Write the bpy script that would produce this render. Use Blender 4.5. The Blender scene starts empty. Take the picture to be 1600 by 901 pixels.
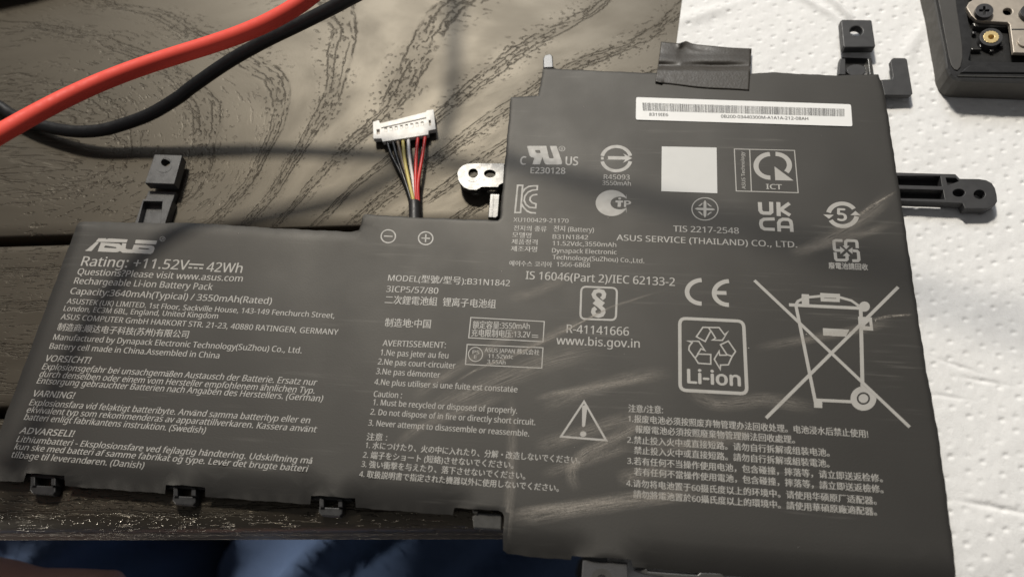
import bpy, bmesh, math, random
import numpy as np
from mathutils import Vector, Matrix
from mathutils.geometry import tessellate_polygon, delaunay_2d_cdt

random.seed(7)
rng = np.random.default_rng(7)
scene = bpy.context.scene
col = scene.collection

# ------------------------------------------------------------------ camera
CZ = 0.2055                                   # metres above the table top
ROT = np.array([[0.9940539, -0.04805563, 0.09771128],
                [0.08411185, 0.90875569, -0.40876435],
                [-0.06915225, 0.41455248, 0.90739419]])
cam_d = bpy.data.cameras.new('camera')
cam = bpy.data.objects.new('camera', cam_d)
col.objects.link(cam)
M4 = Matrix.Identity(4)
for i in range(3):
    for j in range(3):
        M4[i][j] = ROT[i, j]
M4[2][3] = CZ
cam.matrix_world = M4
cam_d.sensor_width = 36.0
cam_d.lens = 1155.0 / 1600.0 * 36.0
cam_d.clip_start = 0.01
cam_d.clip_end = 20.0
cam_d.dof.use_dof = True
cam_d.dof.focus_distance = 0.222
cam_d.dof.aperture_fstop = 10.0
scene.camera = cam

# ------------------------------------------------------------------ world, lamps, exposure
world = bpy.data.worlds.new('World')
scene.world = world
world.use_nodes = True
bg = world.node_tree.nodes['Background']
bg.inputs['Color'].default_value = (0.64, 0.63, 0.63, 1)
bg.inputs['Strength'].default_value = 0.17

LAMP = np.array([-0.42, 1.25, 1.5])


def area_lamp(name, loc, target, power, sx, sy, color):
    d = bpy.data.lights.new(name, 'AREA')
    d.shape = 'RECTANGLE'
    d.size, d.size_y = sx, sy
    d.energy = power
    d.color = color
    o = bpy.data.objects.new(name, d)
    col.objects.link(o)
    o.location = loc
    o.rotation_euler = (Vector(target) - Vector(loc)).to_track_quat('-Z', 'Y').to_euler()
    return o


area_lamp('ceiling_lamp', LAMP, (0, .1, 0), 34.0, .19, .19, (1.0, .92, .79))
area_lamp('window_light', (-.35, 1.7, 1.5), (0, .1, 0), 20.0, 1.0, .8, (.88, .93, 1.0))

area_lamp('room_lamp', (-.75, -.22, -.09), (0, 0, -.24), 7.0, .12, .12, (1.0, .93, .82))  # added fill that brightens the lap and arm; no such lamp is known

scene.view_settings.view_transform = 'Standard'
scene.view_settings.look = 'None'
scene.view_settings.gamma = 1.0
scene.view_settings.use_curve_mapping = False
scene.view_settings.exposure = 0.0
try:
    scene.cycles.max_bounces = 8
    scene.cycles.transparent_max_bounces = 16
    scene.cycles.use_denoising = True
except Exception:
    pass

ZF = 0.0055                                   # top of the battery film above the table


def W(px, py, z=ZF):
    """A direction seen by the photograph, met with the level plane at height z."""
    d = ROT @ np.array([px - 800.0, 450.5 - py, -1155.0])
    t = (z - CZ) / d[2]
    return np.array([d[0] * t, d[1] * t, z])


def Wv(px, py, z=ZF):
    return Vector(W(px, py, z))


# ------------------------------------------------------------------ materials
def new_mat(name):
    m = bpy.data.materials.new(name)
    m.use_nodes = True
    nt = m.node_tree
    return m, nt, nt.nodes['Principled BSDF']


def node(nt, typ, **kw):
    n = nt.nodes.new(typ)
    for k, v in kw.items():
        setattr(n, k, v)
    return n


def math_n(nt, op, a, b=None, clamp=False):
    n = node(nt, 'ShaderNodeMath', operation=op)
    n.use_clamp = clamp
    for i, v in enumerate((a, b)):
        if v is None:
            continue
        if isinstance(v, (int, float)):
            n.inputs[i].default_value = v
        else:
            nt.links.new(v, n.inputs[i])
    return n.outputs[0]


def ramp(nt, x, a, b, lo=0.0, hi=1.0):
    n = node(nt, 'ShaderNodeMapRange')
    n.interpolation_type = 'SMOOTHSTEP'
    nt.links.new(x, n.inputs['Value'])
    n.inputs['From Min'].default_value = a
    n.inputs['From Max'].default_value = b
    n.inputs['To Min'].default_value = lo
    n.inputs['To Max'].default_value = hi
    return n.outputs[0]


def noise(nt, vec, scale, detail=2.0, rough=0.5, dim='3D'):
    n = node(nt, 'ShaderNodeTexNoise')
    n.noise_dimensions = dim
    n.inputs['Scale'].default_value = scale
    n.inputs['Detail'].default_value = detail
    n.inputs['Roughness'].default_value = rough
    if vec is not None:
        nt.links.new(vec, n.inputs['Vector'])
    return n.outputs['Fac']


def scaled(nt, vec, s, off=(0, 0, 0), rotz=0.0):
    n = node(nt, 'ShaderNodeMapping')
    n.inputs['Scale'].default_value = s
    n.inputs['Location'].default_value = off
    n.inputs['Rotation'].default_value = (0, 0, rotz)
    nt.links.new(vec, n.inputs['Vector'])
    return n.outputs[0]


def mixcol(nt, fac, a, b):
    n = node(nt, 'ShaderNodeMix', data_type='RGBA')
    if isinstance(fac, (int, float)):
        n.inputs[0].default_value = fac
    else:
        nt.links.new(fac, n.inputs[0])
    for i, v in ((6, a), (7, b)):
        if isinstance(v, tuple):
            n.inputs[i].default_value = (*v, 1)
        else:
            nt.links.new(v, n.inputs[i])
    return n.outputs[2]


def bump(nt, bsdf, h, strength, dist):
    n = node(nt, 'ShaderNodeBump')
    n.inputs['Strength'].default_value = strength
    n.inputs['Distance'].default_value = dist
    nt.links.new(h, n.inputs['Height'])
    nt.links.new(n.outputs[0], bsdf.inputs['Normal'])
    return n


def objco(nt):
    return node(nt, 'ShaderNodeTexCoord').outputs['Object']


def simple(name, c, rough=.5, spec=.5, metal=0.0, grain=0.0, gscale=3000, var=.12):
    m, nt, b = new_mat(name)
    co = objco(nt)
    f = noise(nt, co, 300, 3)
    dark = tuple(x * (1 - var) for x in c)
    lite = tuple(min(1, x * (1 + var)) for x in c)
    nt.links.new(mixcol(nt, f, dark, lite), b.inputs['Base Color'])
    b.inputs['Metallic'].default_value = metal
    b.inputs['Specular IOR Level'].default_value = spec
    nt.links.new(ramp(nt, noise(nt, co, 500, 2), .3, .7, rough * .88, min(1, rough * 1.12)), b.inputs['Roughness'])
    if grain:
        bump(nt, b, noise(nt, co, gscale, 2), grain, .0001)
    return m


def wood_mat(name, dist, r0, r1, dense=0.0):
    """Black lacquered board; the grain is pressed in as bands of dashes with ragged edges."""
    m, nt, b = new_mat(name)
    uv = node(nt, 'ShaderNodeUVMap', uv_map='grain').outputs[0]      # u across, v along the grain, in cm
    sep = node(nt, 'ShaderNodeSeparateXYZ')
    nt.links.new(uv, sep.inputs[0])

    def mul(x, y):
        return math_n(nt, 'MULTIPLY', x, y)

    def add(x, y):
        return math_n(nt, 'ADD', x, y)

    def cen(x):
        return math_n(nt, 'SUBTRACT', x, .5)
    slow = cen(noise(nt, scaled(nt, uv, (.25, .22, 1)), 1.0, 2))
    rag = cen(noise(nt, scaled(nt, uv, (3.0, 2.6, 1), (2, 5, 0)), 1.0, 4, .6))
    lev = add(mul(sep.outputs[0], 1 / 2.1), add(mul(slow, .55), mul(rag, .10)))
    f = math_n(nt, 'ABSOLUTE', math_n(nt, 'SUBTRACT', lev, math_n(nt, 'ROUND', lev)))      # 0 on a band, .5 between
    gate = noise(nt, scaled(nt, uv, (.30, .10, 1), (8, 1, 0)), 1.0, 1)
    width = add(mul(gate, .25), -.01)
    band = math_n(nt, 'SUBTRACT', 1.0, ramp(nt, math_n(nt, 'SUBTRACT', f, width), -.03, .05))
    broad = math_n(nt, 'SUBTRACT', 1.0, ramp(nt, math_n(nt, 'SUBTRACT', f, width), .02, .28))
    # contour lines along the band edges and heart
    e1 = ramp(nt, math_n(nt, 'ABSOLUTE', math_n(nt, 'SUBTRACT', f, width)), .003, .0135, 1.0, 0.0)
    e2 = ramp(nt, math_n(nt, 'ABSOLUTE', math_n(nt, 'SUBTRACT', f, mul(width, .45))), .002, .011, 1.0, 0.0)
    brk = ramp(nt, noise(nt, scaled(nt, uv, (1.6, .9, 1), (5, 2, 0)), 1.0, 2), .40, .54)
    brk2 = ramp(nt, noise(nt, scaled(nt, uv, (1.3, .7, 1), (1, 9, 0)), 1.0, 2), .44, .58)
    lines = math_n(nt, 'MAXIMUM', mul(e1, brk), mul(e2, brk2))
    comb = node(nt, 'ShaderNodeCombineXYZ')
    nt.links.new(add(sep.outputs[0], mul(rag, .12)), comb.inputs[0])
    nt.links.new(sep.outputs[1], comb.inputs[1])
    uw = comb.outputs[0]
    dash = ramp(nt, noise(nt, scaled(nt, uw, (11, 3.2, 1)), 1.0, 1.5), .585, .66)
    dots = ramp(nt, noise(nt, scaled(nt, uw, (8.5, 6.0, 1), (9, 4, 0)), 1.0, 1.0), .61, .68)
    patch = ramp(nt, noise(nt, scaled(nt, uv, (.5, .25, 1), (4, 4, 0)), 1.0, 1.5), .40, .58)
    # towards the heart of the grain the dashes run together
    heart = math_n(nt, 'MAXIMUM', ramp(nt, sep.outputs[0], 3.2, 6.5, 1.0, 0.0), dense)
    hz = ramp(nt, noise(nt, scaled(nt, uv, (.9, .30, 1), (6, 3, 0)), 1.0, 2), .40, .55)
    streak = ramp(nt, noise(nt, scaled(nt, uw, (9, 1.7, 1), (3, 8, 0)), 1.0, 2), .575, .65)
    pit = math_n(nt, 'MAXIMUM', mul(dash, mul(band, .9)), mul(dots, mul(broad, mul(patch, .8))))
    pit = math_n(nt, 'MAXIMUM', pit, mul(streak, mul(heart, mul(hz, .8))))
    pit = math_n(nt, 'MAXIMUM', pit, mul(lines, .80))
    fine = noise(nt, scaled(nt, uw, (22, 3, 1)), 1.0, 2)
    h = math_n(nt, 'SUBTRACT', mul(fine, .035), pit)
    h = math_n(nt, 'SUBTRACT', h, mul(band, .14))
    bump(nt, b, h, 1.0, dist)
    nt.links.new(mixcol(nt, pit, (.017, .0135, .010), (.014, .010, .007)), b.inputs['Base Color'])
    r = ramp(nt, noise(nt, scaled(nt, uv, (.8, .5, 1)), 1.0, 4), .3, .7, r0, r1)
    nt.links.new(add(r, add(mul(pit, .10), mul(band, .02))), b.inputs['Roughness'])
    b.inputs['Specular IOR Level'].default_value = .86
    b.inputs['Specular Tint'].default_value = (1.0, .90, .73, 1)
    return m


def film_mat():
    m, nt, b = new_mat('dark_grey_battery_film')
    co = objco(nt)
    big = noise(nt, co, 18, 3)
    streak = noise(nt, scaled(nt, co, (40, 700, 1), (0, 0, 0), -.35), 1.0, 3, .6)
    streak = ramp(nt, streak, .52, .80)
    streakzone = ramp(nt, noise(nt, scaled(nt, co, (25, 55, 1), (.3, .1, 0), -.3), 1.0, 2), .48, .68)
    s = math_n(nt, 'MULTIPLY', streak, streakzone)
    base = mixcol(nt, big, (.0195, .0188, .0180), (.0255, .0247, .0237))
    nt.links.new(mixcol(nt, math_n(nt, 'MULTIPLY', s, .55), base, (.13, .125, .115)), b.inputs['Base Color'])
    nt.links.new(ramp(nt, noise(nt, co, 40, 4), .3, .7, .54, .61), b.inputs['Roughness'])
    b.inputs['Specular IOR Level'].default_value = .62
    b.inputs['Specular Tint'].default_value = (1.0, .965, .90, 1)
    h = math_n(nt, 'ADD', math_n(nt, 'MULTIPLY', noise(nt, co, 22, 2), 1.2), math_n(nt, 'MULTIPLY', noise(nt, co, 2500, 2), .03))
    bump(nt, b, h, .5, .0012)
    return m


def towel_mat():
    m, nt, b = new_mat('white_paper_towel')
    co = objco(nt)
    f = noise(nt, co, 900, 3, .6)
    nt.links.new(mixcol(nt, f, (.77, .77, .765), (.835, .835, .835)), b.inputs['Base Color'])
    b.inputs['Roughness'].default_value = .95
    b.inputs['Specular IOR Level'].default_value = .15
    bump(nt, b, math_n(nt, 'ADD', noise(nt, co, 2600, 3, .7), math_n(nt, 'MULTIPLY', noise(nt, scaled(nt, co, (1, .45, 1), (0, 0, 0), .5), 700, 3, .6), 1.6)), .5, .00022)
    return m


def denim_mat():
    m, nt, b = new_mat('blue_denim')
    co = objco(nt)
    w = node(nt, 'ShaderNodeTexWave')
    w.inputs['Scale'].default_value = 700
    w.inputs['Distortion'].default_value = 2
    nt.links.new(scaled(nt, co, (1, 1, .6), (0, 0, 0), .7), w.inputs['Vector'])
    f = noise(nt, co, 14, 4)
    c = mixcol(nt, f, (.014, .032, .085), (.055, .11, .24))
    nt.links.new(mixcol(nt, math_n(nt, 'MULTIPLY', w.outputs['Fac'], .3), c, (.16, .22, .34)), b.inputs['Base Color'])
    b.inputs['Roughness'].default_value = .9
    return m


def scuff_mat(name, strength, sx=7.0, sy=34.0):
    m, nt, b = new_mat(name)
    uv = node(nt, 'ShaderNodeUVMap', uv_map='along').outputs[0]
    sep = node(nt, 'ShaderNodeSeparateXYZ')
    nt.links.new(uv, sep.inputs[0])
    ac = math_n(nt, 'ABSOLUTE', math_n(nt, 'SUBTRACT', sep.outputs[1], .5))
    fall = ramp(nt, ac, .02, .5, 1.0, 0.0)
    en = math_n(nt, 'ABSOLUTE', math_n(nt, 'SUBTRACT', sep.outputs[0], .5))
    fend = ramp(nt, en, .25, .5, 1.0, 0.0)
    co = objco(nt)
    n = noise(nt, scaled(nt, uv, (sx, sy, 1)), 1.0, 4, .65)
    n2 = noise(nt, co, 1800, 2)
    a = math_n(nt, 'MULTIPLY', math_n(nt, 'MULTIPLY', fall, fend), ramp(nt, n, .34, .72))
    a = math_n(nt, 'MULTIPLY', a, ramp(nt, n2, .25, .7, .55, 1.0))
    a = math_n(nt, 'MULTIPLY', a, strength)
    nt.links.new(a, b.inputs['Alpha'])
    b.inputs['Base Color'].default_value = (.45, .41, .36, 1)
    b.inputs['Roughness'].default_value = .75
    return m


M = {
    'wood': wood_mat('black_embossed_wood', .00025, .47, .55), 'wood_low': wood_mat('black_embossed_wood_straight', .00034, .46, .54, 1.0), 'wood_front': wood_mat('black_embossed_wood_edge', .00080, .33, .41, 1.0), 'film': film_mat(), 'towel': towel_mat(), 'denim': denim_mat(),
    'ink': simple('pale_grey_print', (.37, .358, .335), .57, .7, var=.10),
    'blank': simple('pale_label_print', (.60, .60, .585), .5, .4, var=.02),
    'sticker': simple('white_sticker_paper', (.80, .80, .79), .5, .4, var=.02),
    'barink': simple('black_print', (.03, .03, .03), .6, .3),
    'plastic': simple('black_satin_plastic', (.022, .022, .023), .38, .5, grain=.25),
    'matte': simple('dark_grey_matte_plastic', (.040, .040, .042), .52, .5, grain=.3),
    'lug': simple('grey_worn_plastic', (.050, .050, .051), .42, .8, grain=.3),
    'gloss': simple('grey_glossy_plastic', (.05, .049, .046), .30, .65, grain=.12),
    'tape': simple('black_adhesive_tape', (.042, .037, .031), .50, .5, grain=.6, gscale=1500),
    'red': simple('red_silicone_rubber', (.80, .075, .05), .62, .4, var=.05),
    'black_cable': simple('black_silicone_rubber', (.006, .006, .007), .45, .5),
    'nylon': simple('white_nylon', (.78, .76, .72), .45, .4, var=.03),
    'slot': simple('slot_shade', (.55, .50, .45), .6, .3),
    'tin': simple('tinned_metal', (.55, .45, .33), .35, .5, metal=1.0),
    'w_black': simple('black_wire_insulation', (.012, .012, .012), .4),
    'w_taupe': simple('taupe_wire_insulation', (.20, .155, .11), .45),
    'w_yellow': simple('yellow_wire_insulation', (.62, .52, .16), .45),
    'w_white': simple('white_wire_insulation', (.76, .74, .72), .45),
    'w_red': simple('red_wire_insulation', (.60, .035, .030), .42),
    'shrink': simple('black_heat_shrink', (.022, .021, .022), .48, grain=.4),
    'steel': simple('brushed_warm_steel', (.46, .41, .35), .5, .5, metal=.35, grain=.15),
    'brass': simple('brass', (.80, .62, .30), .4, .5, metal=.4),
    'screw': simple('black_oxide_steel', (.045, .045, .048), .45, .5, grain=.4),
    'dust': simple('pale_dust', (.5, .48, .44), .9, .1),
    'skin': simple('skin', (.80, .47, .41), .55, .4, var=.08),
    'case': simple('black_case_plastic', (.012, .012, .012), .55, .4, grain=.3),
    'floor': simple('dark_floor', (.012, .011, .010), .7, .3),
    'wall': simple('dark_grey_moulded_wall', (.085, .080, .072), .6, .4, grain=.5),
    'rubber': simple('grey_rubber', (.062, .060, .057), .62, .4, grain=.4),
}
M['scuff_strong'] = scuff_mat('pale_scuff_strong', .80)
M['scuff_soft'] = scuff_mat('pale_scuff_soft', .50)
M['scuff_fine'] = scuff_mat('pale_scuff_fine', .85, 14, 3)


# ------------------------------------------------------------------ object helpers
def link_mesh(name, me, mat, parent=None, smooth=False):
    if mat is not None:
        me.materials.append(mat)
    if smooth:
        me.polygons.foreach_set('use_smooth', [True] * len(me.polygons))
    o = bpy.data.objects.new(name, me)
    col.objects.link(o)
    if parent is not None:
        o.parent = parent
    return o


def from_data(name, vs, fs, mat, parent=None, smooth=False):
    me = bpy.data.meshes.new(name)
    me.from_pydata([tuple(map(float, v)) for v in vs], [], [tuple(map(int, f)) for f in fs])
    me.update()
    return link_mesh(name, me, mat, parent, smooth)


def from_bm(name, bm, mat, parent=None, smooth=False):
    me = bpy.data.meshes.new(name)
    bm.to_mesh(me)
    bm.free()
    return link_mesh(name, me, mat, parent, smooth)


def empty(name, loc, label, cat, group=None):
    o = bpy.data.objects.new(name, None)
    o.empty_display_size = .01
    col.objects.link(o)
    o.location = loc
    tag(o, label, cat, group)
    return o


def tag(o, label=None, cat=None, group=None, kind=None):
    if label:
        o['label'] = label
    if cat:
        o['category'] = cat
    if group:
        o['group'] = group
    if kind:
        o['kind'] = kind
    return o


def ccw(p):
    a = 0
    for i in range(len(p)):
        x0, y0 = p[i][:2]
        x1, y1 = p[(i + 1) % len(p)][:2]
        a += x0 * y1 - x1 * y0
    return list(p) if a > 0 else list(p)[::-1]


def prism_bm(outer, z0, z1, holes=(), bev=0.0, seg=2, bm=None):
    """Upright solid over a flat outline (world x, y) with through holes."""
    own = bm is None
    bm = bm or bmesh.new()
    outer = ccw([(p[0], p[1]) for p in outer])
    hs = [ccw([(p[0], p[1]) for p in h])[::-1] for h in holes]
    loops = [outer] + hs
    flat = [p for l in loops for p in l]
    tris = tessellate_polygon([[Vector((x, y, 0)) for x, y in l] for l in loops])
    top = [bm.verts.new((x, y, z1)) for x, y in flat]
    bot = [bm.verts.new((x, y, z0)) for x, y in flat]
    for t in tris:
        try:
            bm.faces.new([top[i] for i in t])
            bm.faces.new([bot[i] for i in t[::-1]])
        except ValueError:
            pass
    k = 0
    rim = []
    for l in loops:
        n = len(l)
        for i in range(n):
            a, b_ = k + i, k + (i + 1) % n
            bm.faces.new((bot[a], bot[b_], top[b_], top[a]))
            rim.append((top[a], top[b_]))
        k += n
    bmesh.ops.recalc_face_normals(bm, faces=bm.faces[:])
    if bev:
        es = [e for a, b_ in rim for e in [bm.edges.get((a, b_))] if e]
        bmesh.ops.bevel(bm, geom=es, offset=bev, segments=seg, affect='EDGES', profile=.5, clamp_overlap=True)
    return bm


def prism(name, outer, z0, z1, mat, parent=None, holes=(), bev=0.0, seg=2):
    return from_bm(name, prism_bm(outer, z0, z1, holes, bev, seg), mat, parent)


def ellipse_px(cx, cy, rx, ry, z, n=24, a0=0.0, a1=360.0):
    out = []
    for i in range(n):
        a = math.radians(a0 + (a1 - a0) * i / n)
        out.append(W(cx + rx * math.cos(a), cy + ry * math.sin(a), z))
    return out


def pts(lst, z, s=1.0, off=(0, 0)):
    return [W(off[0] + x / s, off[1] + y / s, z) for x, y in lst]


def catmull(P, n=8):
    P = [np.array(p, float) for p in P]
    P = [2 * P[0] - P[1]] + P + [2 * P[-1] - P[-2]]
    out = []
    for i in range(1, len(P) - 2):
        for k in range(n):
            t = k / n
            a, b_, c, d = P[i - 1:i + 3]
            out.append(.5 * ((2 * b_) + (c - a) * t + (2 * a - 5 * b_ + 4 * c - d) * t * t + (3 * b_ - a - 3 * c + d) * t ** 3))
    out.append(P[-2])
    return out


def tube_data(path, rad, n=12, cap=True):
    path = [np.array(p, float) for p in path]
    vs, fs = [], []
    up = np.array([0, 0, 1.0])
    for i, p in enumerate(path):
        t = path[min(i + 1, len(path) - 1)] - path[max(i - 1, 0)]
        t = t / np.linalg.norm(t)
        s = np.cross(t, up)
        if np.linalg.norm(s) < 1e-6:
            s = np.array([1.0, 0, 0])
        s /= np.linalg.norm(s)
        u = np.cross(s, t)
        r = rad[i] if hasattr(rad, '__len__') else rad
        for k in range(n):
            a = 2 * math.pi * k / n
            vs.append(p + r * (math.cos(a) * s + math.sin(a) * u))
    m = len(path)
    for i in range(m - 1):
        for k in range(n):
            a, b_ = i * n + k, i * n + (k + 1) % n
            fs.append((a, a + n, b_ + n, b_))
    if cap:
        fs.append(tuple(range(n)))
        fs.append(tuple((m - 1) * n + k for k in range(n))[::-1])
    return vs, fs


def tube(name, path, rad, mat, parent=None, n=12):
    vs, fs = tube_data(path, rad, n)
    return from_data(name, vs, fs, mat, parent, True)


# ------------------------------------------------------------------ the setting: floor
tag(from_data('floor', [(-2, -2, -.72), (2, -2, -.72), (2, 3, -.72), (-2, 3, -.72)], [(0, 1, 2, 3)], M['floor']),
    kind='structure')

# ------------------------------------------------------------------ table: boards with embossed grain
EX = np.array([.99684, .0794])
EY = np.array([-.0794, .99684])


def T2(u, v):
    p = EX * u + EY * v
    return p[0], p[1]


GR = {  # grain lines of the upper board followed by eye: (level, points along the line)
    1: [(0, 136), (72, 147), (150, 190), (180, 225), (165, 255), (80, 276), (0, 296)],
    2: [(0, 40), (53, 36), (147, 55), (230, 90), (300, 150), (320, 200), (310, 260), (270, 310), (215, 345)],
    3: [(133, 0), (300, 53), (390, 100), (440, 140), (430, 210), (395, 290), (345, 345)],
    4: [(380, -30), (520, 0), (545, 60), (530, 130), (500, 180), (450, 250), (385, 345)],
    5: [(690, 10), (640, 90), (600, 180), (520, 250), (430, 345)],
    6: [(890, 40), (760, 120), (690, 180), (600, 260), (500, 345)],
    7: [(1050, 30), (940, 85), (830, 145), (720, 220), (600, 310), (560, 345)],
    8: [(1060, 100), (860, 180), (780, 235), (690, 295), (620, 345)],
}


def tps_fit(P, val, lam=1e-3):
    n = len(P)
    d = np.linalg.norm(P[:, None] - P[None], axis=2)
    K = np.where(d > 0, d * d * np.log(np.maximum(d, 1e-9)), 0) + lam * np.eye(n)
    A = np.zeros((n + 3, n + 3))
    A[:n, :n] = K
    A[:n, n] = 1
    A[:n, n + 1:] = P
    A[n, :n] = 1
    A[n + 1:, :n] = P.T
    return np.linalg.solve(A, np.concatenate([val, np.zeros(3)]))


def tps_eval(c, P, Q):
    n = len(P)
    out = np.zeros(len(Q))
    for i in range(0, len(Q), 20000):
        q = Q[i:i + 20000]
        d = np.linalg.norm(q[:, None] - P[None], axis=2)
        out[i:i + 20000] = np.where(d > 0, d * d * np.log(np.maximum(d, 1e-9)), 0) @ c[:n] + c[n] + q @ c[n + 1:]
    return out


gp, gu, gv = [], [], []
for k, line in GR.items():
    q = np.array([W(x, y, 0)[:2] * 10 for x, y in line])
    seg = np.concatenate([[0], np.cumsum(np.linalg.norm(np.diff(q, axis=0), axis=1))])
    for p, s in zip(q, seg):
        gp.append(p)
        gu.append(k)
        gv.append(seg[-1] - s)          # measured from the lower end of the line
gp, gu, gv = np.array(gp), np.array(gu, float), np.array(gv)
cu = tps_fit(gp, gu, .01)
cv = tps_fit(gp, gv, .05)


def board(u0, u1, v0, v1, nu, nv, curved, parent, front=0.0, seed=0, depth=.020):
    """One table board; the long edges are rounded, the front one more if asked."""
    us = np.linspace(u0, u1, nu)
    rb = .0007
    prof = [(v1, -depth), (v1, -rb), (v1 - rb * .3, -rb * .3), (v1 - rb, 0)]
    inner = [(v, 0) for v in np.linspace(v1 - rb, v0 + (front or rb), nv)[1:-1]]
    if front:
        end = [(v0 + front * (1 - math.sin(a)), -front * .9 * (1 - math.cos(a))) for a in np.linspace(0, math.pi / 2, 8)]
        end += [(v0, -.022), (v0 + .001, -.032), (v0 + .005, -.036), (v0 + .03, -.036)]
    else:
        end = [(v0 + rb, 0), (v0 + rb * .3, -rb * .3), (v0, -rb), (v0, -depth)]
    prof = prof + inner + end
    vs, uvs = [], []
    acc = 0.0
    last = None
    for v, z in prof:
        if last is not None:
            acc += math.hypot(v - last[0], z - last[1])
        last = (v, z)
        for u in us:
            x, y = T2(u, v)
            vs.append((x, y, z))
            uvs.append((acc * 100 * 1.6 + seed * 3.7, u * 100 + seed * 11))
    m = len(prof)
    fs = []
    for j in range(m - 1):
        for i in range(nu - 1):
            a = j * nu + i
            fs.append((a, a + nu, a + nu + 1, a + 1))
    if curved:
        Q = np.array([(x * 10, y * 10) for x, y, z in vs])
        uu = tps_eval(cu, gp, Q) * 2.1
        vv = tps_eval(cv, gp, Q) * 10
        uvs = list(zip(uu, vv))
    o = from_data('board', vs, fs, M['wood_front' if front else 'wood' if curved else 'wood_low'], parent, True)
    uvl = o.data.uv_layers.new(name='grain')
    idx = np.zeros(len(o.data.loops), dtype=np.int32)
    o.data.loops.foreach_get('vertex_index', idx)
    uvl.data.foreach_set('uv', np.array(uvs, dtype=np.float32)[idx].ravel())
    return o


table = empty('wooden_table', (0, .1, 0), 'black wooden table with embossed grain under the battery', 'table')
table.location = (0, 0, 0)
board(-.42, .40, .1175, .50, 160, 90, True, table)
board(-.42, .40, .0590, .1140, 80, 24, False, table, seed=1)
board(-.42, .40, .0233, .0555, 80, 20, False, table, front=.0062, seed=2)
# dark rail under the gaps between the boards
vs = [(*T2(u, v), z) for z in (-.019, -.034) for u, v in ((-.42, .03), (.40, .03), (.40, .5), (-.42, .5))]
from_data('rail', vs, [(3, 2, 1, 0)[::-1], (4, 5, 6, 7)[::-1], (0, 4, 5, 1)[::-1], (1, 5, 6, 2)[::-1], (2, 6, 7, 3)[::-1], (3, 7, 4, 0)[::-1]],
          M['case'], table)

# ------------------------------------------------------------------ paper towel, dimples pressed into the sheet
t0, t1 = W(1066, 0, .001)[:2], W(1054, 90, .001)[:2]
tdir = (t1 - t0) / np.linalg.norm(t1 - t0)             # along the left edge, towards the viewer
tside = np.array([-tdir[1], tdir[0]])                  # towards the right
if tside[0] < 0:
    tside = -tside
nS, nT = 540, 800
S = np.linspace(0, .205, nS)
Tt = np.linspace(-.070, .228, nT)
SS, TT = np.meshgrid(S, Tt)
X = t0[0] + tside[0] * SS + tdir[0] * TT
Y = t0[1] + tside[1] * SS + tdir[1] * TT
Z = np.full_like(X, .0011)


def vnoise(x, y, f, seed):
    r = np.random.default_rng(seed)
    out = np.zeros_like(x)
    for _ in range(6):
        a = r.uniform(0, 2 * math.pi)
        ff = f * r.uniform(.6, 1.5)
        out += np.sin((x * math.cos(a) + y * math.sin(a)) * ff * 2 * math.pi + r.uniform(0, 6.28))
    return out / 6


Z += vnoise(X, Y, 16, 3) * .0006 + vnoise(X, Y, 45, 4) * .00022 + vnoise(X, Y, 160, 5) * .00010 + vnoise(X, Y, 330, 6) * .00004
pitch = .0051
ca, sa = math.cos(.42), math.sin(.42)
A_ = X * ca + Y * sa
B_ = -X * sa + Y * ca
row = np.round(B_ / (pitch * .80))
aoff = np.where(row % 2 == 0, 0, pitch * .5)
ci = np.round((A_ - aoff) / pitch)
hsh = np.sin(row * 127.1 + ci * 311.7) * 43758.5453
hsh -= np.floor(hsh)
h2 = np.sin(row * 269.5 + ci * 183.3) * 24634.6345
h2 -= np.floor(h2)
da = A_ - (ci * pitch + aoff + (hsh - .5) * .0022)
db = B_ - (row * pitch * .80 + (h2 - .5) * .0020)
depth = .00014 + .00036 * h2 * (.4 + hsh)
Z -= depth * np.exp(-((da / .00080) ** 2 + (db / .00055) ** 2) ** 1.3)


def crease(p, q, w, amp):
    a = W(*p, .001)[:2]
    b_ = W(*q, .001)[:2]
    d = b_ - a
    L = np.linalg.norm(d)
    d /= L
    px_, py_ = X - a[0], Y - a[1]
    al = px_ * d[0] + py_ * d[1]
    ac = -px_ * d[1] + py_ * d[0]
    m = 1 / (1 + np.exp(-(al) / .002)) / (1 + np.exp((al - L) / .002))
    return amp * np.exp(-(ac / w) ** 2) * m


Z += crease((1282, -15), (1345, 45), .0016, .0016)
Z += crease((1232, -15), (1300, 25), .0016, .0010)
Z += crease((1060, 35), (1140, 10), .0025, .0008)
Z += crease((1515, 785), (1610, 803), .0007, -.0006)
Z += crease((1522, 592), (1556, 598), .0006, -.0006)
Z += crease((1480, 565), (1510, 575), .0006, -.0005)
Z += crease((1460, 616), (1500, 622), .0006, -.0004)
Z += crease((1410, 95), (1440, 40), .0022, .0006)
# the part beyond the table edge sags
vv = -X * .0794 + Y * .99684
Z -= np.where(vv < .026, (.026 - vv) ** 2 * 5.0, 0)
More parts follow.
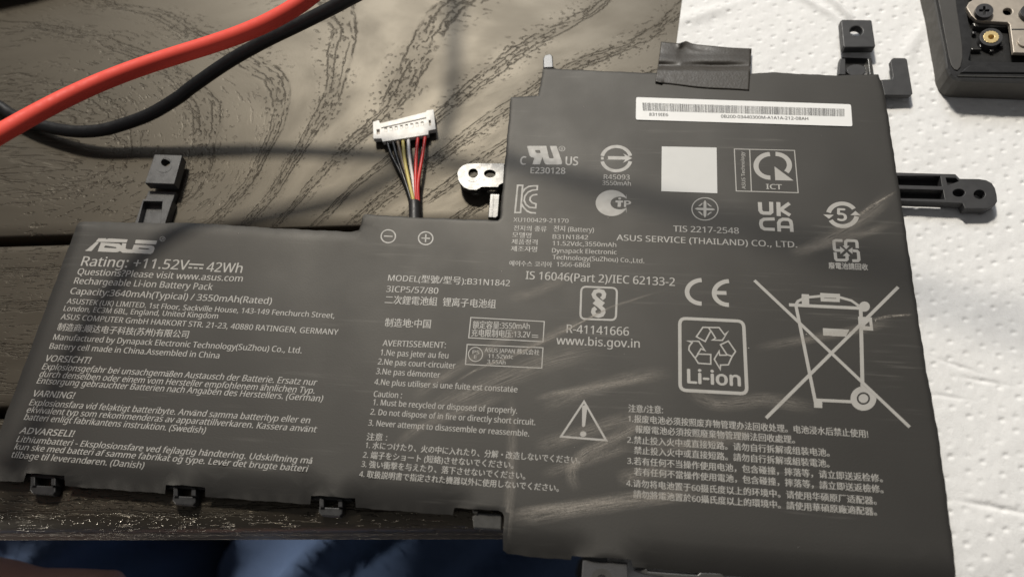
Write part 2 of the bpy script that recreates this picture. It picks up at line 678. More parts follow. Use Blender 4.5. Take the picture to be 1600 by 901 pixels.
# pressed flat under the battery and along its rim
Z = np.maximum(Z, .00035 - np.where(vv < .026, 1, 0))
lb = W(1380, 120, .001)[:2], W(1497, 905, .001)[:2]
Z = np.where((X < lb[1][0] + .002) & (Y < W(1200, 112, .001)[1] + .001), np.minimum(Z, .0016), Z)
vs = np.stack([X.ravel(), Y.ravel(), Z.ravel()], 1)
ii = np.arange(nS * nT).reshape(nT, nS)
fs = np.stack([ii[:-1, :-1].ravel(), ii[1:, :-1].ravel(), ii[1:, 1:].ravel(), ii[:-1, 1:].ravel()], 1)
towel_me = bpy.data.meshes.new('paper_towel')
towel_me.from_pydata(vs.tolist(), [], fs.tolist())
towel_me.update()
towel = link_mesh('paper_towel', towel_me, M['towel'], None, True)
tag(towel, 'white dimpled paper towel spread over the table beside the battery', 'paper towel')
bm = bmesh.new()
bm.from_mesh(towel.data)
bmesh.ops.recalc_face_normals(bm, faces=bm.faces[:])
if bm.faces[0].normal.z < 0:
    bmesh.ops.reverse_faces(bm, faces=bm.faces[:])
bm.to_mesh(towel.data)
bm.free()

# ------------------------------------------------------------------ the battery pack
battery = empty('battery_pack', (0, 0, 0), 'flat dark grey laptop battery pack printed with safety text and certification marks',
                'battery')

# outline in the photograph's pixels; class: s = sharp film edge, l = left rim, b = rolled lower rim, n = notch
OUT = [((131, 344.5), 'l'), ((215, 347), 'l'), ((300, 347), 'l'), ((440, 356), 'l'), ((548, 361), 'l'), ((560, 358), 's'),
       ((564.5, 350), 's'), ((567, 337), 's'), ((571, 334.5), 's'), ((640, 339), 's'), ((778, 344), 's'), ((781, 341), 's'),
       ((798, 152), 's'), ((841, 149.5), 's'), ((848, 109), 's'), ((852, 107), 's'), ((1010, 114), 's'), ((1172, 115), 's'), ((1206, 113), 's'),
       ((1302, 118), 's'), ((1373, 116), 's'), ((1383, 150), 's'), ((1398, 250), 's'), ((1401, 268), 's'), ((1413, 345), 's'),
       ((1435.6, 500), 's'), ((1448, 580), 's'), ((1464.6, 669), 's'), ((1479, 772), 's'), ((1497, 915), 's'),
       ((1490, 922), 'b'), ((1400, 917), 'b'), ((1250, 907), 'b'), ((1130, 898), 'b'), ((1090, 894), 'b'), ((1012, 887), 'b'),
       ((989, 884), 'n'), ((987, 874), 'n'), ((894, 867), 'n'), ((892, 874), 'b'), ((820, 868), 'b'), ((793, 864), 'b'),
       ((785, 858), 'n'), ((788, 806), 'n'), ((785, 800), 'n'), ((778, 797.5), 'n'), ((709, 791.5), 'n'), ((707, 804), 'b'), ((555, 792), 'b'),
       ((553, 777), 'n'), ((484, 773), 'n'), ((484, 787), 'b'), ((320, 775), 'b'), ((318, 760), 'n'), ((256, 755.5), 'n'),
       ((256, 770), 'b'), ((99, 758), 'b'), ((97, 741.5), 'n'), ((37, 738), 'n'), ((35, 752), 'b'), ((-18, 749), 'b'), ((-28, 742), 'l'),
       ((0, 667), 'l'), ((118, 352), 'l'), ((122, 346.5), 'l')]
ROLL = {'s': (.0011, .00035), 'l': (.0040, .0008), 'b': (.0085, .0026), 'n': (.0012, .0003)}
opx = [np.array(p) for p, c in OUT]
ocl = [c for p, c in OUT]
ow = [W(p[0], p[1], ZF - (ROLL[c][1] * .8 if c == 'b' else .0003))[:2] for p, c in zip(opx, ocl)]
# segment class = class of its start unless it leads into a notch
B2, BC = [], []
for i in range(len(ow)):
    a, b_ = ow[i], ow[(i + 1) % len(ow)]
    c = ocl[i] if ocl[i] == ocl[(i + 1) % len(ow)] else ('n' if 'n' in (ocl[i], ocl[(i + 1) % len(ow)]) else ocl[i])
    n = max(1, int(np.linalg.norm(b_ - a) / .0012))
    for k in range(n):
        B2.append(a + (b_ - a) * k / n)
        BC.append(c)
B2 = np.array(B2)
nB = len(B2)
# small raggedness of the cut film
jit = np.zeros(nB)
for k in range(nB):
    jit[k] = .00006 * math.sin(k * 1.7) + .00007 * math.sin(k * .61 + 1)
nxt = np.roll(B2, -1, 0)
prv = np.roll(B2, 1, 0)
tg = nxt - prv
tg /= np.linalg.norm(tg, axis=1)[:, None]
nrm = np.stack([-tg[:, 1], tg[:, 0]], 1)
area = .5 * np.sum(B2[:, 0] * nxt[:, 1] - nxt[:, 0] * B2[:, 1])
if area < 0:
    nrm = -nrm                       # inward
B2 = B2 + nrm * jit[:, None]
nxt = np.roll(B2, -1, 0)


def dist_info(Q):
    """Distance to the outline and the class weights there."""
    Q = np.asarray(Q, float)
    D = {c: np.full(len(Q), 1.0) for c in 'slbn'}
    d0, d1 = B2, nxt
    e = d1 - d0
    L2 = np.sum(e * e, 1)
    BCa = np.array(BC)
    for i in range(0, len(Q), 4000):
        q = Q[i:i + 4000]
        r = q[:, None] - d0[None]
        t = np.clip(np.sum(r * e[None], 2) / L2[None], 0, 1)
        dd = np.linalg.norm(r - t[..., None] * e[None], axis=2)
        for c in 'slbn':
            D[c][i:i + 4000] = dd[:, BCa == c].min(1)
    return D


def film_z(Q, D=None):
    D = D or dist_info(Q)
    z = np.zeros(len(Q))
    for c, (w, dr) in ROLL.items():
        k = np.clip(1 - D[c] / w, 0, 1)
        z = np.minimum(z, -dr * k * k)
    x, y = np.asarray(Q)[:, 0], np.asarray(Q)[:, 1]
    z = z + .00004 * np.sin(x * 95 + 1) * np.sin(y * 70) + .00003 * np.sin(x * 210 + y * 130)
    return ZF + z


def inside(Q):
    Q = np.asarray(Q, float)
    c = np.zeros(len(Q), bool)
    for (x0, y0), (x1, y1) in zip(B2, nxt):
        hit = ((y0 > Q[:, 1]) != (y1 > Q[:, 1]))
        with np.errstate(divide='ignore', invalid='ignore'):
            xx = (x1 - x0) * (Q[:, 1] - y0) / (y1 - y0) + x0
        c ^= hit & (Q[:, 0] < xx)
    return c


cand = []
for d in (.0003, .0007, .0013, .0022, .0032, .0044, .0058, .0072):
    q = B2 + nrm * d
    D = dist_info(q)
    dm = np.minimum.reduce([D[c] for c in 'slbn'])
    keep = (dm > d * .93)
    if d > .002:
        keep &= (np.arange(nB) % 2 == 0)
    cand.append(q[keep])
gx, gy = np.meshgrid(np.arange(B2[:, 0].min(), B2[:, 0].max(), .0028), np.arange(B2[:, 1].min(), B2[:, 1].max(), .0028))
q = np.stack([gx.ravel(), gy.ravel()], 1)
q = q[inside(q)]
D = dist_info(q)
dm = np.minimum.reduce([D[c] for c in 'slbn'])
cand.append(q[dm > .0085])
inner = np.concatenate(cand)
allp = np.concatenate([B2, inner])
vo, eo, fo, ov, oe, of = delaunay_2d_cdt([Vector(p) for p in allp], [(i, (i + 1) % nB) for i in range(nB)], [], 1, 1e-7)
vo = np.array([tuple(v) for v in vo])
zz = film_z(vo)
edge_of = {}
for i, src in enumerate(ov):
    for s_ in src:
        if s_ < nB:
            edge_of[s_] = i
vs = [(x, y, z) for (x, y), z in zip(vo, zz)]
fs = []
for f in fo:
    a, b_, c = f[:3]
    cr = (vo[b_] - vo[a])[0] * (vo[c] - vo[a])[1] - (vo[b_] - vo[a])[1] * (vo[c] - vo[a])[0]
    fs.append(tuple(f) if cr > 0 else tuple(f)[::-1])
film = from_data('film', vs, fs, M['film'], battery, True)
# side walls: a separate skin of the same film, pulled in under the lower rim
vs, fs = [], []
for k in range(nB):
    i = edge_of.get(k)
    z = zz[i]
    x, y = vo[i]
    inx, iny = nrm[k]
    pull = {'b': .0012, 'l': .0003, 's': .0002, 'n': .0012}[BC[k]]
    vs += [(x, y, z), (x + inx * pull * .4, y + iny * pull * .4, z - .0009), (x + inx * pull, y + iny * pull, .0017)]
for k in range(nB):
    a, b_ = 3 * k, 3 * ((k + 1) % nB)
    fs += [(a, a + 1, b_ + 1, b_), (a + 1, a + 2, b_ + 2, b_ + 1)]
wall = from_data('side_wall', vs, fs, M['film'], battery, True)
# dark tray carrying the cells
ib = [p + n_ * .0018 for p, n_ in zip(B2[::4], nrm[::4])]
vs = [(x, y, .0014) for x, y in ib]
prism('cell_tray', ib, .0013, .0017, M['plastic'], battery)

OFF = .00005


def on_film(vs, lift=OFF, keep=False):
    a = np.array(vs, float)
    a[:, 2] = film_z(a[:, :2]) + lift + (a[:, 2] if keep else 0)
    return a


# ---- printing: flat ink shapes lying on the film
_font = bpy.data.curves.new('type_setter', 'FONT')
_fobj = bpy.data.objects.new('type_setter', _font)
col.objects.link(_fobj)
_font.size = 1.0
_builtin = _font.font
_sans = None
try:                                          # a plain sans that ships with Blender itself, else the built-in face
    import os
    _sans = bpy.data.fonts.load(os.path.join(bpy.utils.system_resource('DATAFILES'), 'fonts', 'NotoSansMath-Regular.woff2'))
except Exception:
    _sans = None


def raw_text(s, font, shear=0.0, offset=0.0):
    _font.font = font
    _font.body = s
    _font.offset = offset
    _font.shear = shear
    _font.resolution_u = 2
    dg = bpy.context.evaluated_depsgraph_get()
    ev = _fobj.evaluated_get(dg)
    me = ev.to_mesh()
    v = np.array([tuple(p.co) for p in me.vertices]).reshape(-1, 3)
    f = [tuple(p.vertices) for p in me.polygons]
    ev.to_mesh_clear()
    return v, f


_caps, _adv = {}, {}


def cap_of(font):
    k = font.name
    if k not in _caps:
        _caps[k] = raw_text('H', font)[0][:, 1].max()
        v = raw_text('HH', font)[0]
        _adv[k] = v[:, 0].max()
    return _caps[k]


def advance(s, font):
    cap_of(font)
    v = raw_text('H' + s + 'H', font)[0]
    return v[:, 0].max() - _adv[font.name]


def set_text(s, bold=0.0, shear=0.0):
    """Text one capital high; runs the sans cannot show come from the built-in face."""
    runs = []
    for ch in s:
        k = bool(_sans) and 32 <= ord(ch) < 127
        if runs and (runs[-1][0] == k or ch == ' '):
            runs[-1][1] += ch
        else:
            runs.append([k, ch])
    V, F, x = [], [], 0.0
    for k, r in runs:
        font = _sans if k else _builtin
        c = cap_of(font)
        v, f = raw_text(r, font, shear, 0.0)
        adv = advance(r, font)
        if len(v):
            v = v / c
            v[:, 0] += x
            if bold and k:
                copies = [(-bold, 0), (bold, 0), (0, 0), (0, bold * .7), (0, -bold * .7)]
            elif k:
                copies = [(-.016, 0), (.016, 0)]
            else:
                copies = [(-.022, 0), (.022, 0)] if not bold else [(-.03, 0), (.03, 0), (0, .03), (0, -.03)]
            for n_, (dx, dy) in enumerate(copies):
                n0 = sum(len(q_) for q_ in V)
                w_ = v.copy()
                w_[:, 0] += dx
                w_[:, 1] += dy
                w_[:, 2] = n_ * .000003
                V.append(w_)
                F += [tuple(i_ + n0 for i_ in f_) for f_ in f]
        x += adv / c
    return np.concatenate(V), F


class Ink:
    def __init__(self):
        self.v, self.f = [], []

    def add(self, vs, fs):
        k = len(self.v)
        self.v += [tuple(p) for p in vs]
        self.f += [tuple(i + k for i in f) for f in fs]

    def text(self, s, p1, p2, cap, bold=0.0, shear=0.0, z=ZF, res=2, flip=False):
        """Baseline from p1 to p2, capital height cap, all in the photograph's pixels."""
        v, f = set_text(s, bold if bold > .011 else 0.0, shear)
        a, b_ = W(*p1, z)[:2], W(*p2, z)[:2]
        ex = b_ - a
        L = np.linalg.norm(ex)
        ex /= L
        ey = np.array([-ex[1], ex[0]])
        dpx = np.array(p2, float) - np.array(p1, float)
        dpx /= np.linalg.norm(dpx)
        mid = (np.array(p1) + np.array(p2)) / 2
        upx = np.array([dpx[1], -dpx[0]])
        ch = np.linalg.norm(W(*(mid + upx * cap), z)[:2] - W(*mid, z)[:2])
        # the true vertical of the label may lean against the picture's normal
        x0, x1 = v[:, 0].min(), v[:, 0].max()
        X_ = (v[:, 0] - x0) / (x1 - x0) * L
        Y_ = v[:, 1] * ch
        P = a[None] + X_[:, None] * ex[None] + Y_[:, None] * ey[None]
        self.add(np.column_stack([P, v[:, 2]]), f)

    def poly(self, outer, holes=(), z=ZF):
        o = ccw([tuple(W(x, y, z)[:2]) for x, y in outer])
        hs = [ccw([tuple(W(x, y, z)[:2]) for x, y in h])[::-1] for h in holes]
        flat = [p for l in [o] + hs for p in l]
        tris = tessellate_polygon([[Vector((x, y, 0)) for x, y in l] for l in [o] + hs])
        self.add([(x, y, 0) for x, y in flat], tris)

    def stroke(self, line, w, closed=False, z=ZF, cap=0.0):
        """A line of constant width (w pixels), mitred."""
        P = [W(x, y, z)[:2] for x, y in line]
        mx, my = np.mean([p[0] for p in line]), np.mean([p[1] for p in line])
        wm = w * .5 * (np.linalg.norm(W(mx + 1, my, z) - W(mx, my, z)) + np.linalg.norm(W(mx, my + 1, z) - W(mx, my, z))) / 2
        n = len(P)
        vs = []
        for i in range(n):
            if closed:
                a, b_, c = P[i - 1], P[i], P[(i + 1) % n]
            else:
                a, b_, c = P[max(i - 1, 0)], P[i], P[min(i + 1, n - 1)]
            d1 = b_ - a if np.linalg.norm(b_ - a) > 1e-9 else c - b_
            d2 = c - b_ if np.linalg.norm(c - b_) > 1e-9 else b_ - a
            d1 = d1 / np.linalg.norm(d1)
            d2 = d2 / np.linalg.norm(d2)
            n1 = np.array([-d1[1], d1[0]])
            n2 = np.array([-d2[1], d2[0]])
            mm = n1 + n2
            mm /= max(np.linalg.norm(mm), 1e-6)
            k = wm / max(.35, float(mm @ n1))
            vs += [(*(b_ + mm * k), 0), (*(b_ - mm * k), 0)]
        fs = []
        for i in range(n if closed else n - 1):
            a, b_ = 2 * i, 2 * ((i + 1) % n)
            fs.append((a, a + 1, b_ + 1, b_))
        self.add(vs, fs)

    def arc(self, cx, cy, rx, ry, a0, a1, w, n=28, closed=False):
        line = [(cx + rx * math.cos(math.radians(a0 + (a1 - a0) * i / n)), cy + ry * math.sin(math.radians(a0 + (a1 - a0) * i / n)))
                for i in range(n + (0 if closed else 1))]
        self.stroke(line, w, closed)

    def ring(self, cx, cy, rx, ry, w, n=36):
        self.arc(cx, cy, rx, ry, 0, 360, w, n, True)

    def disc(self, cx, cy, rx, ry, n=24):
        self.poly([(cx + rx * math.cos(2 * math.pi * i / n), cy + ry * math.sin(2 * math.pi * i / n)) for i in range(n)])

    def build(self, name, mat=None, parent=battery, lift=OFF, flat_z=None):
        v = np.array(self.v)
        if flat_z is None:
            v = on_film(v, lift, True)
        else:
            v[:, 2] += flat_z
        # all faces look up
        f2 = []
        for f in self.f:
            a, b_, c = v[f[0]], v[f[1]], v[f[2]]
            cr = (b_[0] - a[0]) * (c[1] - a[1]) - (b_[1] - a[1]) * (c[0] - a[0])
            f2.append(f if cr > 0 else tuple(f)[::-1])
        return from_data(name, v, f2, mat or M['ink'], parent)


def tl(s, off):
    return lambda pl: [(off[0] + x / s, off[1] + y / s) for x, y in pl]


# maker's logo
i = Ink()
q = tl(11.4286, (125, 362))
i.poly(q([(90, 335), (120, 320), (285, 180), (340, 190), (205, 345), (105, 342)]))
i.poly(q([(285, 170), (330, 118), (460, 118), (470, 135), (520, 120), (855, 140), (835, 192), (300, 180)]))
i.poly(q([(375, 192), (700, 215), (745, 250), (760, 205), (830, 208), (815, 295), (835, 312), (935, 318), (965, 235), (1270, 245), (1320, 262), (1335, 300), (1310, 370), (1265, 398), (1000, 385), (960, 378), (930, 382), (760, 375), (715, 345), (680, 362), (640, 368), (315, 352)]),
       [q([(450, 245), (640, 275), (655, 290), (640, 298), (430, 285)]), q([(1060, 285), (1230, 302), (1248, 315), (1225, 322), (1040, 308)])])
i.poly(q([(985, 210), (995, 155), (1010, 145), (1380, 162), (1360, 225), (1345, 228)]))
i.ring(254, 373.3, 4, 3.6, .7)
i.text('R', (252.4, 375.2), (255.8, 375.4), 3.6)
i.build('maker_logo')

SH = .0
L1 = Ink()
L1.text('Rating: +11.52V', (125.8, 415), (293, 421.5), 14.5)
L1.text('42Wh', (321.5, 424), (377.5, 426.5), 14.5)
L1.stroke([(295.5, 412.5), (318.5, 413.8)], 2.2)
for k in range(3):
    L1.stroke([(294.5 + k * 8.4, 418.0 + k * .45), (300.3 + k * 8.4, 418.35 + k * .45)], 2.2)
L1.build('rating_text')
t = Ink()
for s, a, b_, c in [
    ('Questions?Please visit www.asus.com', (120, 428.7), (378.5, 440), 9.6),
    ('Rechargeable Li-ion Battery Pack', (115, 443), (331.5, 453), 9.6),
    ('Capacity:3640mAh(Typical) / 3550mAh(Rated)', (109, 459), (424, 475), 9.6),
]:
    t.text(s, a, b_, c, .006)
t.build('support_text')
t = Ink()
for s, a, b_, c in [
    ('ASUSTEK (UK) LIMITED. 1st Floor, Sackville House, 143-149 Fenchurch Street,', (104, 474), (522.5, 497), 8),
    ('London, EC3M 6BL, England, United Kingdom', (99, 485.5), (340, 497.5), 8),
    ('ASUS COMPUTER GmbH HARKORT STR. 21-23, 40880 RATINGEN, GERMANY', (94.7, 498.6), (528, 523), 8.4),
    ('制造商:顺达电子科技(苏州)有限公司', (88.7, 515.2), (293.6, 527.2), 8.8),
    ('Manufactured by Dynapack Electronic Technology(SuZhou) Co., Ltd.', (82.7, 530.5), (471, 551.7), 8.8),
    ('Battery cell made in China.Assembled in China', (76.7, 544.5), (342, 559.7), 8.8),
]:
    t.text(s, a, b_, c, .006)
t.build('address_text')


def para(name, head, hp, lines, cap=9.4):
    t = Ink()
    t.text(head, *hp, cap, .022, .16)
    for s, a, b_ in lines:
        t.text(s, a, b_, cap, .008, .16)
    t.build(name)


para('german_warning', 'VORSICHT!', ((70.5, 564), (141, 567.6)), [
    ('Explosionsgefahr bei unsachgemäßen Austausch der Batterie. Ersatz nur', (65, 576.5), (495, 601.8)),
    ('durch denselben oder einem vom Hersteller empfohlenem ähnlichen Typ.', (61, 588), (491, 614.6)),
    ('Entsorgung gebrauchter Batterien nach Angaben des Herstellers. (German)', (56.7, 598.5), (504, 627))])
para('swedish_warning', 'VARNING!', ((51, 618.8), (116, 622.4)), [
    ('Explosionsfara vid felaktigt batteribyte. Använd samma batterityp eller en', (45, 632.4), (484, 661)),
    ('ekvivalent typ som rekommenderas av apparattillverkaren. Kassera använt', (41, 643.8), (494.5, 675)),
    ('batteri enligt fabrikantens instruktion. (Swedish)', (36.7, 655.2), (320.7, 676.5))])
para('danish_warning', 'ADVARSELI!', ((29.8, 676.5), (115.5, 682)), [
    ('Lithiumbatteri - Eksplosionsfare ved fejlagtig håndtering. Udskiftning må', (25, 689.6), (487.6, 724)),
    ('kun ske med batteri af samme fabrikat og type. Levér det brugte batteri', (21.7, 701.3), (481, 736.6)),
    ('tilbage til leverandøren. (Danish)', (16.8, 714), (224, 731.2))])

t = Ink()
t.ring(606.8, 369.3, 11.2, 10, 1.9)
t.stroke([(600, 369), (613.6, 369.6)], 1.9)
t.build('minus_mark')
t = Ink()
t.ring(665.2, 372.3, 11.2, 10, 1.9)
t.stroke([(658.6, 372), (672, 372.6)], 1.9)
t.stroke([(665.6, 366), (664.8, 378.4)], 1.9)
t.build('plus_mark')
t = Ink()
t.text('MODEL(型號/型号):B31N1842', (605.8, 438.4), (796.5, 447), 9.2, .004)
t.text('3ICP5/57/80', (603, 455.7), (684.4, 459), 9.4, .004)
t.text('二次鋰電池組  锂离子电池组', (600.7, 473.2), (774.6, 480.4), 10.2, .006)
t.text('制造地:中国', (600.7, 509), (672.6, 511.6), 10.2, .006)
t.build('model_text')
t = Ink()
q = tl(2.963, (540, 320))
t.stroke(q([(580, 521), (920, 540), (914, 633), (570, 615)]), 1.5, True)
t.text('额定容量:3550mAh', (738.4, 512), (827.5, 514), 9)
t.text('充电限制电压:13.2V', (736.4, 524.6), (828.6, 527), 9)
t.stroke([(831, 523.3), (841, 523.9)], 1.2)
t.stroke([(831, 526.3), (841, 526.9)], 1.2)
t.build('capacity_box')
t = Ink()
t.stroke(q([(563, 646), (914, 661), (908, 755), (555, 738)]), 1.5, True)
t.ring(743, 553.4, 11, 11, 1.3)
t.text('PS', (738.2, 552.6), (749, 553), 5.6, .01)
t.text('E', (740.6, 560.3), (745, 560.5), 5.6, .01)
t.text('ASUS JAPAN 株式会社', (757, 549.5), (842.7, 554), 6.4)
t.text('11.52Vdc', (762.7, 558.8), (801.6, 560.4), 6.2)
t.text('3.55Ah', (761, 567.8), (789.7, 569.2), 6.2)
t.build('safety_box')
t = Ink()
for s, a, b_ in [
    ('AVERTISSEMENT:', (597.4, 540), (696.3, 543.6)),
    ('1.Ne pas jeter au feu', (594, 554.6), (700.3, 559.8)),
    ('2.Ne pas court-circuiter', (590, 568.8), (711.4, 575.6)),
    ('3.Ne pas démonter', (587.2, 583.8), (687.5, 590)),
    ('4.Ne plus utiliser si une fuite est constatée', (584.5, 600.5), (808.3, 612.6))]:
    t.text(s, a, b_, 9.2, .003)
t.build('french_warning')
t = Ink()
for s, a, b_ in [
    ('Caution :', (583.4, 619.4), (627.5, 621.7)),
    ('1. Must be recycled or disposed of properly.', (582.4, 632.2), (808, 645.8)),
    ('2. Do not dispose of in fire or directly short circuit.', (578.4, 647.2), (836.3, 663.7)),
    ('3. Never attempt to disassemble or reassemble.', (575, 664.3), (826.6, 681.4))]:
    t.text(s, a, b_, 9.2, .003)
t.build('english_warning')
t = Ink()
for s, a, b_ in [
    ('注意 :', (572.4, 686.4), (604.5, 687.6)),
    ('1. 水につけたり、火の中に入れたり、分解・改造しないでください。', (570.7, 699), (906.5, 723.6)),
    ('2. 端子をショート (短絡)させないでください。', (566.7, 714.2), (802.2, 731)),
    ('3. 強い衝撃を与えたり、落下させないでください。', (564.4, 728.4), (820.6, 748)),
    ('4. 取扱説明書で指定された機器以外に使用しないでください。', (561, 744), (873, 767))]:
    t.text(s, a, b_, 8.8, .004)
t.build('japanese_warning')

# warning triangle
t = Ink()
t.stroke([(912.6, 627), (876.5, 681.5), (947, 687.4)], 3.2, True)
t.poly([(909.6, 634.5), (912.2, 632.5), (915.6, 632.8), (917.6, 635.5), (914.2, 665), (911.6, 667), (909.4, 665)])
t.disc(911.2, 677.6, 5.0, 4.5)
t.build('warning_triangle')

# recognised component mark
q = tl(6.005, (800, 210))
t = Ink()
t.poly(q([(142, 114), (150, 110), (322, 110), (345, 212), (352, 226), (384, 228), (392, 220), (355, 110), (418, 110), (470, 262), (466, 280), (455, 285), (325, 285), (308, 275), (285, 215), (262, 284), (192, 284), (210, 222), (182, 217), (165, 200)]),
       [q([(216, 150), (262, 150), (270, 178), (236, 178), (222, 170)])])
t.text('C', q([(74, 284)])[0], q([(132, 285)])[0], 12.4, .04)
t.text('US', q([(500, 288)])[0], q([(620, 291)])[0], 13.0, .04)
t.ring(878, 232.6, 4.6, 3.7, .8)
t.text('R', (876.2, 234.6), (880, 234.8), 3.8)
t.text('E230128', (828.6, 271), (883.3, 271.7), 9.2, .028)
t.build('component_mark')
t = Ink()
t.arc(962.9, 247.8, 22.4, 18.6, 192, 348, 5.2)
t.arc(962.9, 248.6, 22.4, 18.6, 12, 168, 5.2)
t.poly(q([(900, 205), (1062, 208), (1042, 180), (1128, 225), (1040, 270), (1062, 240), (880, 238), (905, 232), (900, 222)]))
t.poly(q([(835, 212), (858, 214), (862, 238), (836, 238)]))
t.text('R45093', (943.2, 280), (984, 281), 7.3, .014)
t.text('3550mAh', (941, 289), (985.7, 290.5), 6.6, .008)
t.build('taiwan_mark')
t = Ink()
t.stroke(q([(53, 478), (100, 478), (80, 733), (28, 733)]), 2.5, True)
t.stroke(q([(96, 550), (120, 512), (155, 490), (196, 484), (238, 484), (236, 520), (192, 524), (150, 542), (120, 580), (114, 620), (132, 660), (165, 684), (222, 690), (225, 652), (190, 642), (168, 618), (172, 590), (195, 570), (238, 564)]), 2.4)
t.stroke(q([(84, 640), (105, 680), (140, 718), (175, 734), (225, 738)]), 2.5)
t.build('korean_mark')
t = Ink()
cx, cy, rx, ry = 935, 645, 150, 122
outer = [(cx + rx * math.cos(math.radians(a)), cy + ry * math.sin(math.radians(a))) for a in range(22, 339, 6)]
outer = [(min(x, 1074), y) for x, y in outer]
outer = [p for p in outer]
inner_ = [(1012 + 88 * math.cos(math.radians(a)), 645 + 60 * math.sin(math.radians(a))) for a in range(-45, -316, -9)]
t.poly(q([(1074, 740)] + [p for p in outer if p[0] < 1073] + [(1074, 560)] + [(1074, 607)] + inner_ + [(1074, 688)]))
t.poly(q([(972, 620), (1042, 622), (1041, 640), (1023, 640), (1020, 680), (990, 680), (993, 640), (971, 638)]))
t.disc(*q([(1010, 603)])[0], 2.2, 1.8)
t.text('P', q([(1050, 680)])[0], q([(1117, 682)])[0], 9.6, .05)
t.build('russian_mark')
t = Ink()
for s, a, b_, c in [
    ('XU100429-21170', (802, 346.4), (888.3, 348.4), 6.4),
    ('전지의 종류', (802.2, 359.6), (853.9, 361.4), 6.5), ('전지 (Battery)', (864.7, 361), (928, 363), 7.2),
    ('모델명', (800, 370.4), (830, 371.4), 6.5), ('B31N1842', (863.3, 373), (919, 374.6), 6.8),
    ('제품정격', (799, 380.8), (839.7, 382), 6.5), ('11.52Vdc,3550mAh', (863.3, 383.2), (962.9, 386), 6.8),
    ('제조자명', (798, 391.8), (839, 393), 6.5), ('Dynapack Electronic', (862.3, 394.6), (963.5, 397.6), 6.9),
    ('Technology(SuZhou) Co.,Ltd.', (863, 405), (1006.7, 411), 6.9),
    ('에이수스 코리아', (795.5, 414.6), (862.6, 416.8), 6.5), ('1566-6868', (869.7, 416), (922, 417.8), 6.9)]:
    t.text(s, a, b_, c, .006)
t.build('korean_text')
t = Ink()
t.text('IS 16046(Part 2)/IEC 62133-2', (821, 435.8), (1054.7, 446.6), 12.4, .003)
t.build('standard_text')


def rounded_box(c, r):
    """Corners (4 px points, in order) with rounded corners of radius r px."""
    out = []
    for k in range(4):
        p = np.array(c[k], float)
        a = np.array(c[k - 1], float) - p
        b_ = np.array(c[(k + 1) % 4], float) - p
        a = a / np.linalg.norm(a) * r
        b_ = b_ / np.linalg.norm(b_) * r
        for s_ in np.linspace(0, 1, 6):
            out.append(tuple(p + a * (1 - s_) ** 2 + b_ * s_ ** 2))
    return out


q = tl(12.875, (895, 440))
t = Ink()
t.stroke(rounded_box(q([(172, 98), (890, 128), (866, 772), (150, 745)]), 8), 3.0, True)
t.stroke(q([(575, 345), (618, 310), (630, 250), (600, 200), (525, 180), (450, 200), (420, 255), (440, 310), (500, 365), (620, 455)]), 6.3)
t.stroke(q([(425, 405), (560, 510), (610, 560), (615, 615), (585, 665), (515, 685), (440, 665), (410, 610), (420, 560), (465, 525)]), 6.3)
t.text('R-41141666', (885, 519.6), (982.8, 524.2), 13)
t.text('www.bis.gov.in', (869, 537.6), (999.7, 543), 13)
t.build('indian_mark')

# pale square label where the photograph carries a scan code (left blank)
t = Ink()
t.poly([(1034, 229), (1119.6, 231), (1120.8, 302), (1033.3, 299)])
t.build('blank_square_label', M['blank'], lift=.00007)

q = tl(4.871, (1020, 215))
t = Ink()
t.ring(*q([(397, 543)])[0], 20.4, 17.4, 1.5)
t.poly(q([(397, 475), (408, 492), (408, 592), (397, 610), (386, 592), (386, 492)]))
t.poly(q([(318, 541), (338, 533), (458, 538), (475, 547), (458, 555), (338, 550)]))
for k in ([(345, 520), (378, 495), (378, 505), (360, 522)], [(416, 497), (452, 525), (436, 524), (416, 508)],
          [(342, 562), (378, 594), (378, 582), (358, 562)], [(416, 594), (452, 566), (436, 566), (416, 582)]):
    t.poly(q(k))
t.text('TIS 2217-2548', (1052, 361.8), (1154.9, 365), 9.2, .006)
t.build('thai_mark')
t = Ink()
t.text('ASUS SERVICE (THAILAND) CO., LTD.', (963, 375.6), (1245.8, 387), 9.2, .006)
t.build('service_text')
t = Ink()
t.stroke(q([(620, 88), (1078, 99), (1106, 420), (635, 407)]), 1.4, True)
t.stroke(q([(737, 91), (750, 410)]), 1.4)
t.arc(*q([(895, 216)])[0], 22.5, 18.4, 90, 268, 7.2)
t.arc(*q([(930, 210)])[0], 22.5, 17.4, -88, 38, 7.2)
t.poly(q([(926, 220), (1072, 328), (932, 325)]))
t.text('ICT', q([(862, 391)])[0], q([(985, 395)])[0], 7.6, .03)
t.text('ASUS Technology', q([(706, 392)])[0], q([(694, 110)])[0], 5.6, .004)
t.build('quality_mark')
t = Ink()
t.stroke(q([(814, 492), (818, 555), (828, 570), (842, 575), (890, 576), (902, 566), (900, 490)]), 5.8)
t.stroke(q([(955, 492), (958, 598)]), 5.8)
t.stroke(q([(1040, 500), (972, 548), (1045, 592)]), 5.4)
t.stroke(q([(927, 620), (846, 622), (826, 634), (822, 658), (830, 684), (850, 696), (928, 700)]), 5.2)
t.stroke(q([(962, 716), (958, 650), (968, 632), (990, 622), (1030, 624), (1048, 636), (1054, 660), (1058, 718)]), 5.2)
t.stroke(q([(962, 680), (1056, 683)]), 4.2)
t.build('british_mark')

